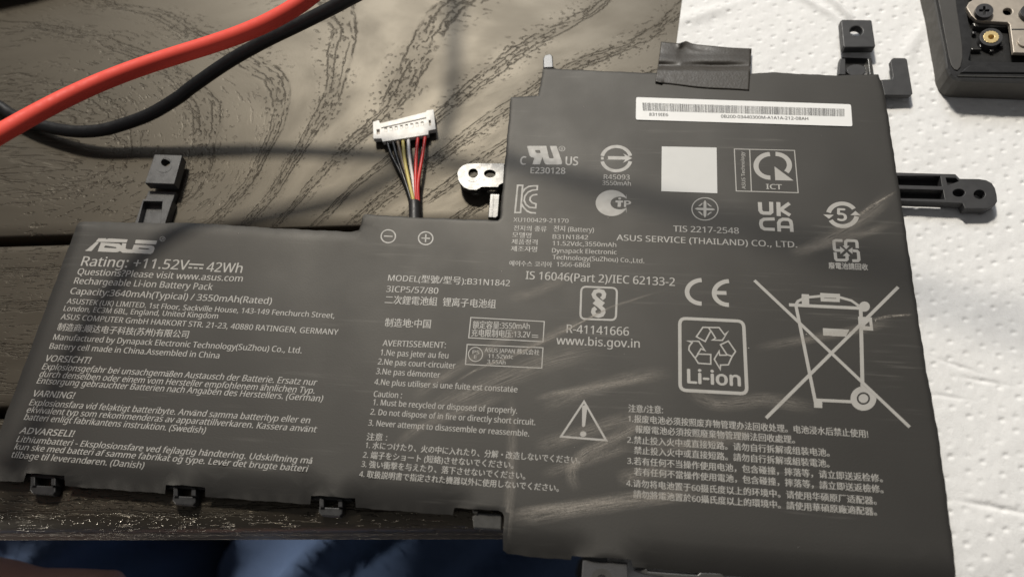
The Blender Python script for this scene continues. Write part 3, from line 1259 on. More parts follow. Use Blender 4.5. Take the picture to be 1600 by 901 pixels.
q = tl(7.507, (1285, 305))
t = Ink()
t.arc(*q([(230, 232)])[0], 21.6, 17.6, 192, 328, 6.6)
t.poly(q([(8, 226), (132, 232), (76, 278)]))
t.arc(*q([(240, 232)])[0], 21.6, 17.6, 8, 152, 6.6)
t.poly(q([(326, 236), (386, 186), (446, 238)]))
t.text('5', q([(174, 296)])[0], q([(292, 302)])[0], 18.4, .05)
t.build('recycling_five_mark')
t = Ink()
t.stroke(q([(235, 533), (160, 530), (136, 540), (134, 560), (142, 635), (156, 646), (215, 648)]), 4.6)
t.poly(q([(205, 600), (262, 645), (212, 690)]))
t.stroke(q([(408, 622), (404, 560), (396, 540), (375, 534), (290, 532), (272, 545), (272, 595)]), 4.6)
t.poly(q([(236, 592), (318, 594), (278, 635)]))
t.stroke(q([(350, 768), (415, 768), (428, 755), (420, 670), (405, 655), (355, 650)]), 4.6)
t.poly(q([(352, 612), (300, 648), (352, 690)]))
t.stroke(q([(148, 668), (156, 745), (168, 760), (275, 762), (290, 750), (287, 710)]), 4.6)
t.poly(q([(238, 712), (326, 712), (284, 668)]))
t.text('廢電池請回收', (1294.8, 418.8), (1356.6, 421.4), 7.4, .018)
t.build('recycling_arrows_mark')

q = tl(4.293, (1040, 420))
t = Ink()
t.arc(*q([(245, 154)])[0], 23.6, 18.4, 92, 268, 6.8)
t.arc(*q([(428, 162)])[0], 24, 18.6, 92, 268, 6.8)
t.stroke(q([(335, 160), (408, 162)]), 6.2)
t.build('european_mark')
q = tl(6.93, (1060, 490))
t = Ink()
t.stroke(rounded_box(q([(14, 48), (705, 82), (742, 865), (18, 826)]), 10), 5.2, True)
t.stroke(q([(195, 248), (265, 146), (325, 148), (350, 185), (290, 300)]), 2.2, True)
t.stroke(q([(330, 148), (440, 150), (500, 228), (535, 196), (475, 288), (370, 284), (402, 264), (350, 180)]), 2.2)
t.stroke(q([(455, 335), (540, 295), (618, 408), (582, 460), (525, 442)]), 2.2, True)
t.stroke(q([(582, 460), (540, 552), (455, 555), (452, 600), (388, 492), (440, 405), (446, 448), (525, 448)]), 2.2)
t.stroke(q([(350, 440), (350, 545), (215, 535), (180, 480), (215, 435)]), 2.2, True)
t.stroke(q([(180, 480), (112, 390), (118, 350), (150, 310), (100, 294), (220, 298), (285, 396), (245, 378), (205, 440)]), 2.2)
t.text('Li-ion', q([(94, 748)])[0], q([(678, 782)])[0], 21.5, .045)
t.build('lithium_recycling_mark')
q = tl(3.464, (1160, 420))
t = Ink()
t.stroke(q([(65, 62), (905, 855)]), 5.0)
t.stroke(q([(843, 98), (128, 806)]), 5.0)
t.stroke(q([(290, 200), (395, 720)]), 5.0)
t.stroke(q([(385, 708), (600, 718)]), 5.0)
t.poly(q([(385, 702), (432, 704), (432, 752), (388, 750)]))
t.stroke(q([(640, 215), (650, 640)]), 5.6)
t.stroke(q([(252, 194), (640, 213)]), 5.2)
t.stroke(q([(288, 195), (300, 175), (340, 155), (420, 148), (520, 152), (590, 172), (630, 200)]), 4.2)
t.poly(q([(320, 136), (360, 138), (362, 200), (322, 198)]))
t.poly(q([(420, 130), (528, 136), (526, 180), (424, 176)]), [q([(442, 150), (508, 154), (508, 162), (442, 158)])])
t.disc(*q([(660, 204)])[0], 8.6, 8.0)
t.poly(q([(625, 258), (700, 262), (708, 334), (640, 330), (628, 300)]), [q([(660, 308), (686, 284), (690, 312)])])
t.poly(q([(435, 320), (578, 328), (560, 366), (437, 360)]))
cxy = q([(655, 700)])[0]
t.poly([(cxy[0] + 20.2 * math.cos(math.radians(a)), cxy[1] + 19 * math.sin(math.radians(a))) for a in range(0, 360, 10)],
       [[(cxy[0] + 10.4 * math.cos(math.radians(a)), cxy[1] + 9.8 * math.sin(math.radians(a))) for a in range(0, 360, 15)]])
t.disc(*cxy, 7.6, 7.0)
t.build('crossed_bin_mark')

t = Ink()
for s, a, b_ in [
    ('注意/注意:', (981.8, 642.4), (1036, 645)),
    ('1.报废电池必须按照废弃物管理办法回收处理。电池浸水后禁止使用!', (981.5, 658), (1356.8, 682.6)),
    ('報廢電池必須按照廢棄物管理辦法回收處理。', (992.2, 674.6), (1242, 691.5)),
    ('2.禁止投入火中或直接短路。请勿自行拆解或组装电池。', (980, 691), (1296.3, 712)),
    ('禁止投入火中或直接短路。請勿自行拆解或組裝電池。', (990.6, 707.6), (1296.3, 729)),
    ('3.若有任何不当操作使用电池，包含碰撞，摔落等，请立即送返检修。', (980, 723.8), (1379.4, 752)),
    ('若有任何不當操作使用電池，包含碰撞，摔落等，請立即送返檢修。', (990.6, 741), (1380.4, 769)),
    ('4.请勿将电池置于60摄氏度以上的环境中。请使用华硕原厂适配器。', (978.4, 758.6), (1369.8, 787)),
    ('請勿將電池置於60攝氏度以上的環境中。請使用華碩原廠適配器。', (989.5, 776), (1370.2, 804))]:
    t.text(s, a, b_, 9.1, .007)
t.build('chinese_warning')

# ---- barcode sticker
bs = empty('barcode_sticker', (0, 0, 0), None, None)
bs.parent = battery
ZS = ZF + .00022
prism('sticker_base', [W(x, y, ZS) for x, y in rounded_box([(994, 152), (1329.5, 163.2), (1332, 197.5), (993.5, 187)], 3)],
      ZF - .0001, ZS, M['sticker'], bs)
t = Ink()
q = tl(4.444, (980, 140))
x = 0.0
while x < 1.0:
    wbar = random.choice((.0016, .0016, .0026, .0036))
    c0, c1 = x, min(1.0, x + wbar)
    A = [(105 + 1405 * c, 92 + 43 * c) for c in (c0, c1)]
    B = [(110 + 1400 * c, 148 + 40 * c) for c in (c0, c1)]
    t.poly(q([A[0], A[1], B[1], B[0]]), z=ZS)
    x += wbar + random.choice((.0016, .0016, .0024, .0034))
t.text('8319IE6', (1014.2, 181.1), (1044.1, 182), 4.6, .02, z=ZS)
t.text('0B200-03440300M-A1A1A-212-08AH', (1126.5, 184.2), (1263, 188), 4.6, .02, z=ZS)
t.build('barcode', M['barink'], bs, flat_z=ZS + .00003)

# ---- scuffs, painted crease light and dust on the film


def scuff_or_crease_light(line, w, mat):
    P = catmull([np.append(W(x, y)[:2], 0) for x, y in line], 8)
    vs, uv = [], []
    n = len(P)
    for i_, p in enumerate(P):
        tt = P[min(i_ + 1, n - 1)] - P[max(i_ - 1, 0)]
        tt /= np.linalg.norm(tt)
        nn = np.array([-tt[1], tt[0], 0])
        for k in range(4):
            vs.append(p + nn * w * (k / 3 - .5))
            uv.append((i_ / (n - 1), k / 3))
    v = on_film(vs, .00008)
    ok = inside(v[:, :2])
    fs = []
    for i_ in range(n - 1):
        for k in range(3):
            a = i_ * 4 + k
            f = (a, a + 1, a + 5, a + 4)[::-1]
            if all(ok[j] for j in f):
                fs.append(f)
    o = from_data('scuff', v, fs, M[mat], battery)
    l = o.data.uv_layers.new(name='along')
    for lp in o.data.loops:
        l.data[lp.index].uv = uv[lp.vertex_index]
    return o


scuff_or_crease_light([(788, 812), (860, 800), (950, 786), (1020, 776), (1120, 762)], .0062, 'scuff_strong')
scuff_or_crease_light([(790, 803), (850, 794), (930, 786), (990, 778)], .0032, 'scuff_strong')
scuff_or_crease_light([(904, 770), (893, 745), (897, 725), (915, 707), (950, 690), (990, 668), (1020, 655)], .0046, 'scuff_strong')
scuff_or_crease_light([(840, 742), (890, 728), (940, 712), (1000, 690)], .0044, 'scuff_soft')
scuff_or_crease_light([(830, 700), (880, 685), (960, 660), (1010, 648)], .0060, 'scuff_soft')
scuff_or_crease_light([(660, 660), (700, 630), (790, 590), (870, 560), (960, 540)], .0090, 'scuff_soft')
scuff_or_crease_light([(680, 622), (740, 580), (800, 556), (860, 528), (905, 505), (960, 478), (1062, 446)], .0013, 'scuff_fine')
scuff_or_crease_light([(640, 625), (675, 600), (740, 560), (790, 528), (835, 490)], .0048, 'scuff_soft')
scuff_or_crease_light([(780, 560), (840, 535), (880, 515), (920, 497)], .0042, 'scuff_soft')
scuff_or_crease_light([(840, 640), (900, 615), (980, 592), (1060, 580)], .0060, 'scuff_soft')
scuff_or_crease_light([(830, 625), (880, 612), (960, 600), (1040, 582)], .0028, 'scuff_strong')
scuff_or_crease_light([(1230, 405), (1290, 375), (1350, 340), (1400, 296)], .0060, 'scuff_soft')
scuff_or_crease_light([(1335, 342), (1362, 322), (1402, 298)], .0013, 'scuff_fine')
scuff_or_crease_light([(1225, 395), (1300, 380), (1408, 345)], .0040, 'scuff_soft')
scuff_or_crease_light([(1170, 545), (1260, 530), (1340, 515), (1400, 500)], .0040, 'scuff_soft')
scuff_or_crease_light([(1360, 500), (1390, 494), (1428, 491)], .0012, 'scuff_fine')
scuff_or_crease_light([(1000, 700), (1100, 690), (1190, 670)], .0060, 'scuff_soft')
scuff_or_crease_light([(798, 600), (800, 690), (798, 760), (790, 820), (788, 850)], .0042, 'scuff_soft')  # light along the crease between the cells, painted as a pale ribbon
scuff_or_crease_light([(960, 750), (1000, 740), (1060, 732)], .0060, 'scuff_soft')
scuff_or_crease_light([(612, 700), (660, 665), (730, 640), (810, 610)], .0040, 'scuff_soft')
scuff_or_crease_light([(790, 468), (840, 455), (890, 430)], .0050, 'scuff_soft')
scuff_or_crease_light([(1070, 605), (1120, 630), (1200, 625), (1290, 640)], .0060, 'scuff_soft')

vs, fs = [], []
lo, hi = B2.min(0), B2.max(0)
while len(fs) < 130:
    p = lo + (hi - lo) * rng.random(2)
    if not inside([p])[0]:
        continue
    r = .00006 + .00013 * rng.random() ** 3
    z = film_z(np.array([p]))[0] + .00003
    a0 = rng.random() * 6.28
    k = len(vs)
    for j in range(5):
        a = a0 + j * 2 * math.pi / 5
        rr = r * (.6 + .8 * rng.random())
        vs.append((p[0] + rr * math.cos(a), p[1] + rr * math.sin(a), z))
    vs.append((p[0], p[1], z + r * .8))
    for j in range(5):
        fs.append((k + j, k + (j + 1) % 5, k + 5))
tag(from_data('dust', vs, fs, M['dust'], battery), kind='stuff')

# ---- mounting points moulded to the pack
def sub(name, lst, s, off, z0, z1, mat, parent, holes=(), bev=.0003, seg=2):
    return prism(name, pts(lst, z1, s, off), z0, z1, mat, parent, [pts(h, z1, s, off) for h in holes], bev, seg)


def circ(cx, cy, rx, ry, n=24):
    return [(cx + rx * math.cos(2 * math.pi * k / n), cy + ry * math.sin(2 * math.pi * k / n)) for k in range(n)]


# upper left lug
lug = empty('mounting_lug', W(250, 300, 0), None, None, None)
lug.parent = battery
lug.location = (0, 0, 0)
s, off = 6.433, (200, 220)
sub('lug_head', [(265, 142), (275, 137), (530, 146), (540, 152), (462, 430), (455, 434), (172, 424), (170, 418)], s, off, .0022, .0056, M['lug'], lug,
    [circ(378, 216, 46, 40)], .00025)
sub('washer_ring', circ(355, 250, 84, 68), s, off, .0056, .0057, M['lug'], lug, [circ(378, 216, 47, 41)], 0)
sub('lug_neck', [(205, 500), (478, 512), (440, 620), (165, 610)], s, off, .0004, .0024, M['lug'], lug, (), .0002)
sub('lug_frame', [(150, 585), (400, 592), (445, 600), (370, 830), (330, 850), (60, 850)], s, off, .0004, .0036, M['lug'], lug,
    [[(155, 606), (345, 610), (322, 846), (95, 846)]], .0002)
sub('lug_floor', [(150, 600), (350, 600), (330, 850), (80, 850)], s, off, .0004, .0012, M['lug'], lug, (), 0)

# grey glossy bracket beside the wires
br = empty('bracket', (0, 0, 0), None, None)
br.parent = battery
s, off = 8.19, (700, 240)
sub('bracket_plate', [(120, 250), (130, 215), (150, 185), (185, 155), (240, 132), (300, 124), (720, 126), (705, 376), (690, 380), (652, 402), (640, 428), (430, 425), (372, 460), (362, 466), (270, 460), (205, 432), (160, 388), (130, 330)],
    s, off, .0028, .0048, M['gloss'], br, [circ(322, 250, 60, 58), circ(535, 256, 75, 50)], .0002)
sub('washer_ring', circ(318, 252, 112, 108, 32), s, off, .0048, .00488, M['gloss'], br, [circ(322, 250, 61, 59)], .00005, 1)
sub('bracket_post', [(538, 512), (662, 516), (640, 800), (612, 822), (512, 815)], s, off, .0003, .0042, M['gloss'], br, (), .0002)
sub('post_rib', [(575, 530), (590, 530), (570, 810), (556, 810)], s, off, .0042, .00435, M['gloss'], br, (), .00005, 1)

# small tab on the upper edge
sub('edge_tab', [(148, 170), (170, 130), (235, 112), (268, 140), (276, 285), (150, 290)], 8, (830, 70), .002, .0040, M['gloss'], battery)

# upper right lug
lug = empty('mounting_lug', (0, 0, 0), None, None)
lug.parent = battery
s, off = 6.007, (1290, 10)
sub('lug_head', [(142, 135), (155, 123), (420, 126), (436, 136), (470, 368), (458, 384), (180, 386), (166, 372)], s, off, .0034, .0060, M['matte'], lug,
    [circ(290, 232, 58, 46)], .0004)
sub('lug_floor', [(160, 480), (430, 490), (455, 650), (130, 650)], s, off, .0009, .0014, M['plastic'], lug, (), 0)
sub('lug_wall', [(396, 490), (428, 490), (452, 640), (415, 640)], s, off, .0013, .0040, M['gloss'], lug, (), .0002)
sub('lug_wall', [(135, 490), (185, 490), (190, 640), (120, 640)], s, off, .0013, .0034, M['matte'], lug, (), .0002)
sub('lug_boss', circ(288, 600, 88, 55), s, off, .0013, .0032, M['matte'], lug, (), .0003)

# flat L-shaped tab
sub('corner_tab', [(608, 515), (620, 495), (640, 484), (745, 485), (765, 498), (780, 590), (818, 815), (797, 836), (555, 833), (520, 688), (625, 683), (632, 655)],
    s, off, .0033, .0048, M['matte'], battery, (), .0002)

# right arm with two pockets and two holes
arm = empty('mounting_arm', (0, 0, 0), None, None)
arm.parent = battery
s, off = 7.273, (1380, 250)
arc_pts = [(820, 160), (870, 212), (1090, 215), (1170, 228), (1235, 262), (1272, 320), (1292, 400), (1297, 470), (1270, 510), (1190, 552), (930, 550), (905, 492), (700, 482), (120, 462), (110, 140)]
P1 = [(150, 180), (650, 182), (668, 297), (150, 282)]
P2 = [(160, 328), (682, 342), (700, 446), (160, 432)]
P3 = [(712, 200), (830, 205), (862, 240), (735, 288)]
sub('arm_plate', arc_pts, s, off, .0018, .0048, M['matte'], arm, [P1, P2, P3, circ(860, 372, 70, 44), circ(1095, 390, 65, 52)], .0002)
for pl in (P1, P2):
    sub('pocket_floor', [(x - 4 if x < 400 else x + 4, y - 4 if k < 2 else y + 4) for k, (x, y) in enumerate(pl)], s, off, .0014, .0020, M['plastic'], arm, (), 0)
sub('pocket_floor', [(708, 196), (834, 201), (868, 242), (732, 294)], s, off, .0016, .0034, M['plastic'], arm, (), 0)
sub('hole_floor', circ(855, 376, 76, 50), s, off, .0017, .0024, M['matte'], arm, (), 0)

# lower clips
for k, (cx, cy, w_, mat) in enumerate(((67, 742, 20, 'plastic'), (288, 758.5, 18, 'plastic'), (517, 776, 18.5, 'plastic'))):
    c = empty('snap_clip', (0, 0, 0), None, None)
    c.parent = battery
    cl = (k + 1) * .0
    base = [(cx - w_, cy + 15), (cx + w_, cy + 17), (cx + w_ - 1, cy + 26), (cx + w_ - 5, cy + 31), (cx - w_ + 4, cy + 29), (cx - w_ - 1, cy + 23)]
    prism('clip_plate', [W(x_, y_, .0030) for x_, y_ in base], .0004, .0030, M[mat], c, (), .0003)
    for sx in (-1, 1):
        x0 = cx + sx * (w_ - 4)
        prism('clip_pillar', [W(x_, y_, .0038) for x_, y_ in ((x0 - 3.4, cy + 2), (x0 + 3.4, cy + 2.4), (x0 + 3.4, cy + 16), (x0 - 3.4, cy + 15.6))], .0006, .0038, M[mat], c, (), .0002)
    prism('clip_back', [W(x_, y_, .0026) for x_, y_ in ((cx - w_ - 14, cy - 4), (cx + w_ + 14, cy - 1), (cx + w_ + 14, cy + 6), (cx - w_ - 14, cy + 3))], .0005, .0026, M['plastic'], c)
c = empty('snap_clip', (0, 0, 0), None, None)
c.parent = battery
prism('clip_plate', [W(x_, y_, .0036) for x_, y_ in ((738, 806), (747, 800), (784, 802), (783, 827), (740, 824))], .0006, .0036, M['gloss'], c, (), .0003)
prism('clip_pillar', [W(x_, y_, .0044) for x_, y_ in ((738.5, 796), (747, 797), (746, 801), (739, 800))], .0006, .0044, M['gloss'], c, (), .0002)

# lower mount with a hole, mostly below the picture
lug = empty('mounting_lug', (0, 0, 0), None, None)
lug.parent = battery
s, off = 5, (840, 820)
sub('lug_head', [(355, 272), (700, 292), (715, 620), (335, 600)], s, off, -.004, .0038, M['matte'], lug, [circ(500, 415, 34, 30)], .0003)
sub('washer_ring', circ(500, 410, 82, 72, 32), s, off, .0038, .0039, M['gloss'], lug, [circ(500, 415, 35, 31)], 0)
sub('screw_seat', circ(500, 415, 40, 36), s, off, .0005, .0022, M['nylon'], lug, (), 0)
br2 = sub('lower_bracket', [(758, 350), (772, 338), (850, 338), (862, 360), (1000, 372), (1250, 388), (1270, 370), (1440, 375), (1470, 420), (1450, 560), (1050, 540), (980, 400), (850, 382)],
          s, off, .0002, .0030, M['gloss'], battery, (), .0002)

# ---- wires, sleeve and plug
s, off = 4.743, (560, 160)
wd = [((215, 292), (385, 742), 'w_black'), ((255, 288), (396, 745), 'w_black'), ((290, 284), (405, 745), 'w_taupe'), ((330, 280), (412, 745), 'w_yellow'),
      ((370, 270), (424, 742), 'w_white'), ((442, 255), (432, 745), 'w_red'), ((496, 248), (444, 745), 'w_red')]
mids = [((245, 390), (330, 560)), ((290, 420), (345, 580)), ((322, 420), (375, 600)), ((342, 420), (378, 600)), ((378, 400), (408, 600)), ((428, 400), (424, 600)), ((474, 400), (442, 600))]
zs = [(.0020, .0024, .0028, .0024), (.0020, .0030, .0030, .0030), (.0020, .0034, .0036, .0033), (.0020, .0036, .0042, .0038), (.0020, .0030, .0030, .0026), (.0020, .0034, .0036, .0032), (.0020, .0032, .0034, .0030)]
for (a, b_, mt), (m1, m2), z4 in zip(wd, mids, zs):
    P = [W(off[0] + x_ / s, off[1] + y_ / s, z_) for (x_, y_), z_ in zip(((a[0], a[1] - 25), a, m1, m2, b_, (b_[0] + (415 - b_[0]) * .4, b_[1] + 60)), (z4[0], z4[0], z4[1], z4[2], z4[3], .003))]
    tube('wire', catmull(P, 6), .00056, M[mt], battery, 10)
P = [W(off[0] + x_ / s, off[1] + y_ / s, z_) for x_, y_, z_ in ((414, 738, .0031), (416, 790, .0031), (416, 840, .0034), (417, 900, .0036))]
vsT, fsT = tube_data(catmull(P, 6), .00185, 16)
vsT = [np.array(v) for v in vsT]
o = from_data('wire_sleeve', vsT, fsT, M['shrink'], battery, True)

plug = empty('plug', (0, 0, 0), None, None)
plug.parent = battery
ZP = .0030
body = [(108, 146), (150, 132), (160, 158), (500, 72), (508, 60), (556, 53), (572, 198), (520, 208), (517, 238), (180, 291), (170, 266), (112, 270)]
slots = []
for k in range(8):
    x0 = 192 + k * 38.5
    y0 = 190 - k * 6.4
    slots.append([(x0, y0), (x0 + 20, y0 - 3.5), (x0 + 24, y0 + 26), (x0 + 4, y0 + 29)])
ears = [[(134, 200), (158, 197), (160, 236), (136, 239)], [(520, 132), (536, 130), (540, 172), (524, 175)]]
sub('plug_housing', body, s, off, .0012, ZP, M['nylon'], plug, slots + ears, .0002)
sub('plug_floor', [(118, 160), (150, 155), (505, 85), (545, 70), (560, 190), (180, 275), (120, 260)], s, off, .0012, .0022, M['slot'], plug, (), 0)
sub('plug_ridge', [(165, 172), (498, 98), (502, 112), (168, 188)], s, off, ZP, ZP + .0003, M['nylon'], plug, (), .0001)
for k in range(8):
    x0 = 192 + k * 38.5
    y0 = 190 - k * 6.4
    sub('contact', [(x0 + 2, y0 + 8), (x0 + 19, y0 + 5), (x0 + 22, y0 + 24), (x0 + 5, y0 + 27)], s, off, .0021, .0027, M['nylon'], plug, (), 0)

# ------------------------------------------------------------------ strip of black tape over the battery's upper edge
s, off = 8, (1000, 50)
topE = [(262, 125), (370, 135), (475, 146), (525, 130), (580, 120), (650, 148), (760, 165), (900, 178), (1100, 197), (1250, 205), (1395, 211)]
botE = [(188, 622), (270, 640), (380, 652), (480, 664), (600, 680), (720, 694), (880, 706), (1000, 712), (1120, 716), (1250, 724), (1364, 732)]
topE = catmull([(x_, y_, 0) for x_, y_ in topE], 5)
botE = catmull([(x_, y_, 0) for x_, y_ in botE], 5)
nU = len(topE)
nV = 34
zb = .0055
vs = []
yEdge = W(1100, 114, ZF)[1]
for j in range(nV):
    tv = j / (nV - 1)
    for i_ in range(nU):
        a, b_ = topE[i_], botE[i_]
        fu = i_ / (nU - 1)
        bow = math.sin(math.pi * tv) * (6 if fu < .1 else 0)
        x_ = a[0] + (b_[0] - a[0]) * tv + bow
        y_ = a[1] + (b_[1] - a[1]) * tv
        # height: flat on the film, dipping behind its edge, loose on the towel beyond
        q0 = W(off[0] + x_ / s, off[1] + y_ / s, ZF)[:2]
        dd = np.linalg.norm(B2 - q0, axis=1).min() * (1 if inside([q0])[0] else -1)
        if dd > -.0006:
            z = ZF + .00016
        else:
            k = min(1.0, (-dd - .0006) / .0021)
            dip = .0006 + .0010 * abs(math.cos(fu * 4.4 + .2))
            lift_ = math.exp(-((-dd - .0027) / .0016) ** 2)
            far_ = min(1.0, max(0.0, (-dd - .002) / .006))
            z = ZF + .00016 - (.0009 + .0017 * far_) * (k * k * (3 - 2 * k)) - dip * lift_ * k
            z += .0003 * math.sin(fu * 9 + 1) * far_
            if tv < .15:
                z += .0012 * math.exp(-((fu - .27) / .06) ** 2) * (1 - tv / .15) - .0004 * math.exp(-((fu - .55) / .12) ** 2)
        if tv > .9 and fu < .12:
            z += .0004 * (tv - .9) / .1
        vs.append(W(off[0] + x_ / s, off[1] + y_ / s, z))
fs = []
for j in range(nV - 1):
    for i_ in range(nU - 1):
        a = j * nU + i_
        fs.append((a, a + nU, a + nU + 1, a + 1))
tape = from_data('tape_strip', vs, fs, M['tape'], None, True)
so = tape.modifiers.new('thickness', 'SOLIDIFY')
so.thickness = .00012
so.offset = 1
tag(tape, 'short strip of black tape stuck over the upper edge of the battery', 'tape')

# ------------------------------------------------------------------ test lead cables
blk = [(-60, 130, .0023), (0, 167, .0023), (20, 180, .0024), (55, 194, .0036), (111, 205, .0052), (155, 204, .0066), (194, 194, .0082), (236, 178, .0110), (278, 153, .0150),
       (300, 136, .0178), (355, 98, .0238), (411, 66, .0290), (466, 39, .0335), (522, 11, .0380), (550, -4, .0405), (620, -40, .0465), (700, -80, .055)]
def run_on(P, near, far):
    """Both ends carried on past the picture."""
    d0, d1 = P[0] - P[1], P[-1] - P[-2]
    d0, d1 = d0 / np.linalg.norm(d0), d1 / np.linalg.norm(d1)
    d0[2] *= .2
    return [P[0] + d0 * near, P[0] + d0 * near * .5] + P + [P[-1] + d1 * far * .5, P[-1] + d1 * far]


P = catmull(run_on([W(x_, y_, z_) for x_, y_, z_ in blk], .10, .16), 6)
cable = tube('black_cable', P, .00215, M['black_cable'], None, 16)
tag(cable, 'black rubber test lead curving up off the table beneath the red one', 'cable')
redp = [(-90, 260, .058), (-40, 232, .055), (0, 209, .052), (55, 180, .049), (111, 150, .046), (166, 122, .044), (222, 104, .043), (300, 80.5, .043), (355, 62, .0445),
        (411, 39, .0455), (466, 6, .048), (520, -35, .049)]
rp = np.array(redp)
fy, fz = np.polyfit(rp[:, 0], rp[:, 1], 4), np.polyfit(rp[:, 0], rp[:, 2], 3)
P = [W(x_, np.polyval(fy, x_), np.polyval(fz, x_)) for x_ in np.linspace(-90, 520, 14)]
for sx, sy, h in ((684, 232, .053), (706, 150, .057), (710, 50, .060), (712, -70, .062)):
    S_ = W(sx, sy, 0)
    P.append(S_ + (LAMP - S_) * (h / LAMP[2]))
P = catmull(run_on(P, .12, .14), 6)
cable = tube('red_cable', P, .0026, M['red'], None, 18)
tag(cable, 'thick red rubber test lead passing above the black one', 'cable')

# ------------------------------------------------------------------ black case in the far corner
pc = [W(x_, y_, 0)[:2] for x_, y_ in ((-160, 25), (-10, -16), (55, -30), (110, -45), (200, -62), (240, -75))]
far = [p + np.array([-.01, .09]) for p in pc[::-1]]
case = prism('black_case', [*pc, *far], .0004, .019, M['case'], None, (), .003, 3)
tag(case, 'black plastic case at the far corner of the table', 'case')

# ------------------------------------------------------------------ opened laptop corner on the towel
lap = empty('laptop_chassis', W(1500, 80, 0), 'corner of an opened black laptop chassis lying on the towel', 'laptop')
lap.location = (0, 0, 0)
s, off = 5.3, (1420, 0)
ZL = .0105
rim_out = [(110, -420), (200, -60), (214, 0), (258, 230), (300, 450), (314, 555), (340, 618), (385, 655), (440, 668), (1500, 706), (1500, -420)]
rim_in = [(440, -420), (450, -60), (470, 60), (510, 290), (512, 420), (492, 500), (520, 512), (1400, 528), (1400, -420)]
rim_top = [(122, -420), (210, -60), (224, 0), (268, 230), (310, 450), (324, 552), (348, 608), (390, 643), (442, 655), (1490, 692), (1490, -420)]
sub('chassis_base', rim_out, s, off, .0012, .0094, M['wall'], lap, [rim_in], .0005, 2)
sub('chassis_rim', rim_top, s, off, .0093, ZL, M['plastic'], lap, [rim_in], .0004, 3)
sub('tray_floor', [(430, -420), (440, 0), (480, 300), (480, 530), (1400, 540), (1400, -420)], s, off, .0050, .0082, M['case'], lap, (), 0)
sub('rim_strip', [(205, -420), (236, -40), (268, 120), (300, 300), (332, 470), (352, 540), (380, 575), (405, 582), (430, 552), (446, 480), (444, 390), (425, 240), (398, 60), (385, -60), (360, -420)],
    s, off, ZL, ZL + .0004, M['rubber'], lap, (), .0002)
sub('rim_line', [(186, -160), (194, -160), (232, 20), (318, 450), (310, 450), (222, 20)], s, off, ZL - .0001, ZL + .0002, M['gloss'], lap, (), .0001, 1)
sub('front_ledge', [(505, 540), (1400, 552), (1400, 606), (430, 600), (470, 565)], s, off, ZL, ZL + .0005, M['plastic'], lap, (), .0003)
sub('front_step', [(400, 622), (1400, 640), (1400, 650), (410, 634)], s, off, ZL - .0005, ZL + .0003, M['gloss'], lap, (), .0001, 1)
ZM = .0112
hinge = sub('hinge_plate', [(478, 60), (500, 20), (540, -5), (580, -60), (1500, -60), (1500, 452), (868, 436), (838, 205), (822, 186), (600, 172), (560, 165), (520, 130)],
            s, off, ZM - .0012, ZM, M['steel'], lap, [circ(820, 97, 40, 30)], .0002)
sub('plate_step', [(850, 240), (1500, 236), (1500, 244), (852, 248)], s, off, ZM, ZM + .0001, M['screw'], hinge, (), 0)
sub('rivet', circ(965, 340, 60, 44), s, off, ZM, ZM + .0006, M['steel'], hinge, (), .0002)
for cx_, cy_ in ((627, 88), (1000, 95)):
    sc = empty('screw', (0, 0, 0), None, None)
    sc.parent = lap
    cross = []
    a = .85
    w1, l1 = 12, 44
    for x_, y_ in ((-w1, -l1), (w1, -l1), (w1, -w1), (l1, -w1), (l1, w1), (w1, w1), (w1, l1), (-w1, l1), (-w1, w1), (-l1, w1), (-l1, -w1), (-w1, -w1)):
        cross.append((cx_ + x_, cy_ + y_ * .8))
    sub('screw_head', circ(cx_, cy_, 75, 58, 28), s, off, ZM, ZM + .0014, M['screw'], sc, [cross], .0003)
    sub('screw_shank', circ(cx_, cy_, 60, 46, 16), s, off, ZM, ZM + .0004, M['case'], sc, (), 0)
wall_b = sub('bracket_wall', [(530, 190), (820, 196), (830, 222), (590, 222), (545, 215)], s, off, .0080, .0100, M['gloss'], lap, (), .0003)
boss = sub('insert_boss', circ(683, 308, 96, 74, 28), s, off, .0080, .0104, M['matte'], lap, [circ(683, 308, 66, 50, 24)], .0003)
knurl = []
for k in range(32):
    r_ = 68 if k % 2 else 62
    a = 2 * math.pi * k / 32
    knurl.append((683 + r_ * math.cos(a), 306 + r_ * .77 * math.sin(a)))
sub('threaded_insert', knurl, s, off, .0082, .0106, M['brass'], lap, [circ(684, 306, 27, 20, 16)], .0002)
for k, (x_, y_) in enumerate(((545, 270), (605, 378), (770, 372), (690, 415))):
    sub('tray_rib', [(x_ - 18, y_ - 10), (x_ + 18, y_ - 10), (x_ + 14, y_ + 12), (x_ - 14, y_ + 12)], s, off, .0081, .0094, M['plastic'], lap, (), .0002)
sub('tray_ledge', [(520, 398), (600, 398), (605, 410), (522, 412)], s, off, .0081, .0096, M['gloss'], lap, (), .0002)

# ------------------------------------------------------------------ the person's lap below the table edge
ZJ = -.215
kx0, kx1 = W(330, 880, ZJ)[0], W(850, 880, ZJ)[0]
mid = (kx0 + kx1) / 2


def thigh_path(x, sgn):
    return [np.array([x + sgn * .02, -.34, ZJ - .10]), np.array([x + sgn * .01, -.20, ZJ - .10]), np.array([x, -.08, ZJ - .10]), np.array([x, .03, ZJ - .10]),
            np.array([x - sgn * .005, .14, ZJ - .105]), np.array([x - sgn * .01, .19, ZJ - .14]), np.array([x - sgn * .01, .21, ZJ - .24]), np.array([x - sgn * .01, .20, ZJ - .40]), np.array([x, .19, -.70])]


rads = [.13, .115, .105, .098, .085, .078, .068, .060, .045]


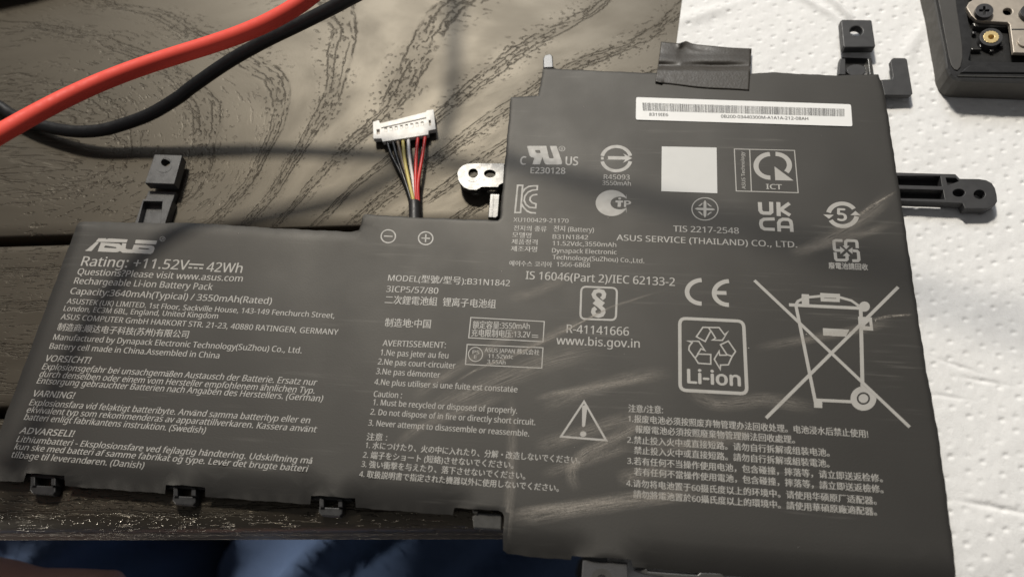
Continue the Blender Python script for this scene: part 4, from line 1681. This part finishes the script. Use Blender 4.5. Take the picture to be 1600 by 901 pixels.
def leg_verts(x, sgn, fold, n=90):
    path = catmull(thigh_path(x, sgn), 16)
    rr = np.interp(np.linspace(0, 1, len(path)), np.linspace(0, 1, len(rads)), rads)
    vs_, fs_ = tube_data(path, rr, n)
    out = []
    for i_, v in enumerate(vs_):
        c = path[i_ // n]
        d = np.array(v) - c
        w_ = 0.0
        if fold:
            k = v[0] * 120 - v[1] * 110
            w_ = .085 * math.sin(k + 1.5 * math.sin(v[1] * 40)) + .05 * math.sin(k * 1.7 + 1.0) + .02 * math.sin(v[1] * 130)
        out.append(c + d * (1 + w_ * fold))
    return out, fs_


# body: both legs and the hips in one surface
vA, fA = leg_verts(mid, 1, 0)
vB, fB = leg_verts(mid - .235, -1, 0)
hip = catmull([np.array([mid - .33, -.33, ZJ - .10]), np.array([mid - .2, -.36, ZJ - .10]), np.array([mid - .1, -.37, ZJ - .09]), np.array([mid, -.36, ZJ - .10]), np.array([mid + .1, -.33, ZJ - .10])], 4)
vC, fC = tube_data(hip, .13, 24)
# forearm resting across the lap in the near corner
hA = W(-140, 1000, -.10)
hB = W(60, 962, -.10)
hC = W(180, 940, -.10)
arm_p = catmull([hA + np.array([-.10, -.10, -.06]), hA, hB, hC], 6)
vD, fD = tube_data(arm_p, list(np.linspace(.030, .012, len(arm_p))), 20)
av, af = [], []
for v_, f_ in ((vA, fA), (vB, fB), (vC, fC), (vD, fD)):
    k = len(av)
    av += [tuple(p) for p in v_]
    af += [tuple(j + k for j in f) for f in f_]
person = from_data('person', [tuple(np.array(p)) for p in av], af, M['skin'], None, True)
tag(person, 'seated person in blue jeans, lap just showing below the table edge', 'person')
jv, jf = [], []
for x_, sg in ((mid, 1), (mid - .235, -1)):
    v_, f_ = leg_verts(x_, sg, .6)
    path = catmull(thigh_path(x_, sg), 16)
    k = len(jv)
    for i_, p in enumerate(v_):
        c = path[i_ // 90]
        jv.append(tuple(c + (np.array(p) - c) * 1.14))
    jf += [tuple(j + k for j in f) for f in f_]
from_data('jeans', jv, jf, M['denim'], person, True)

# tidy: the type setter is not part of the scene
bpy.data.objects.remove(_fobj, do_unlink=True)
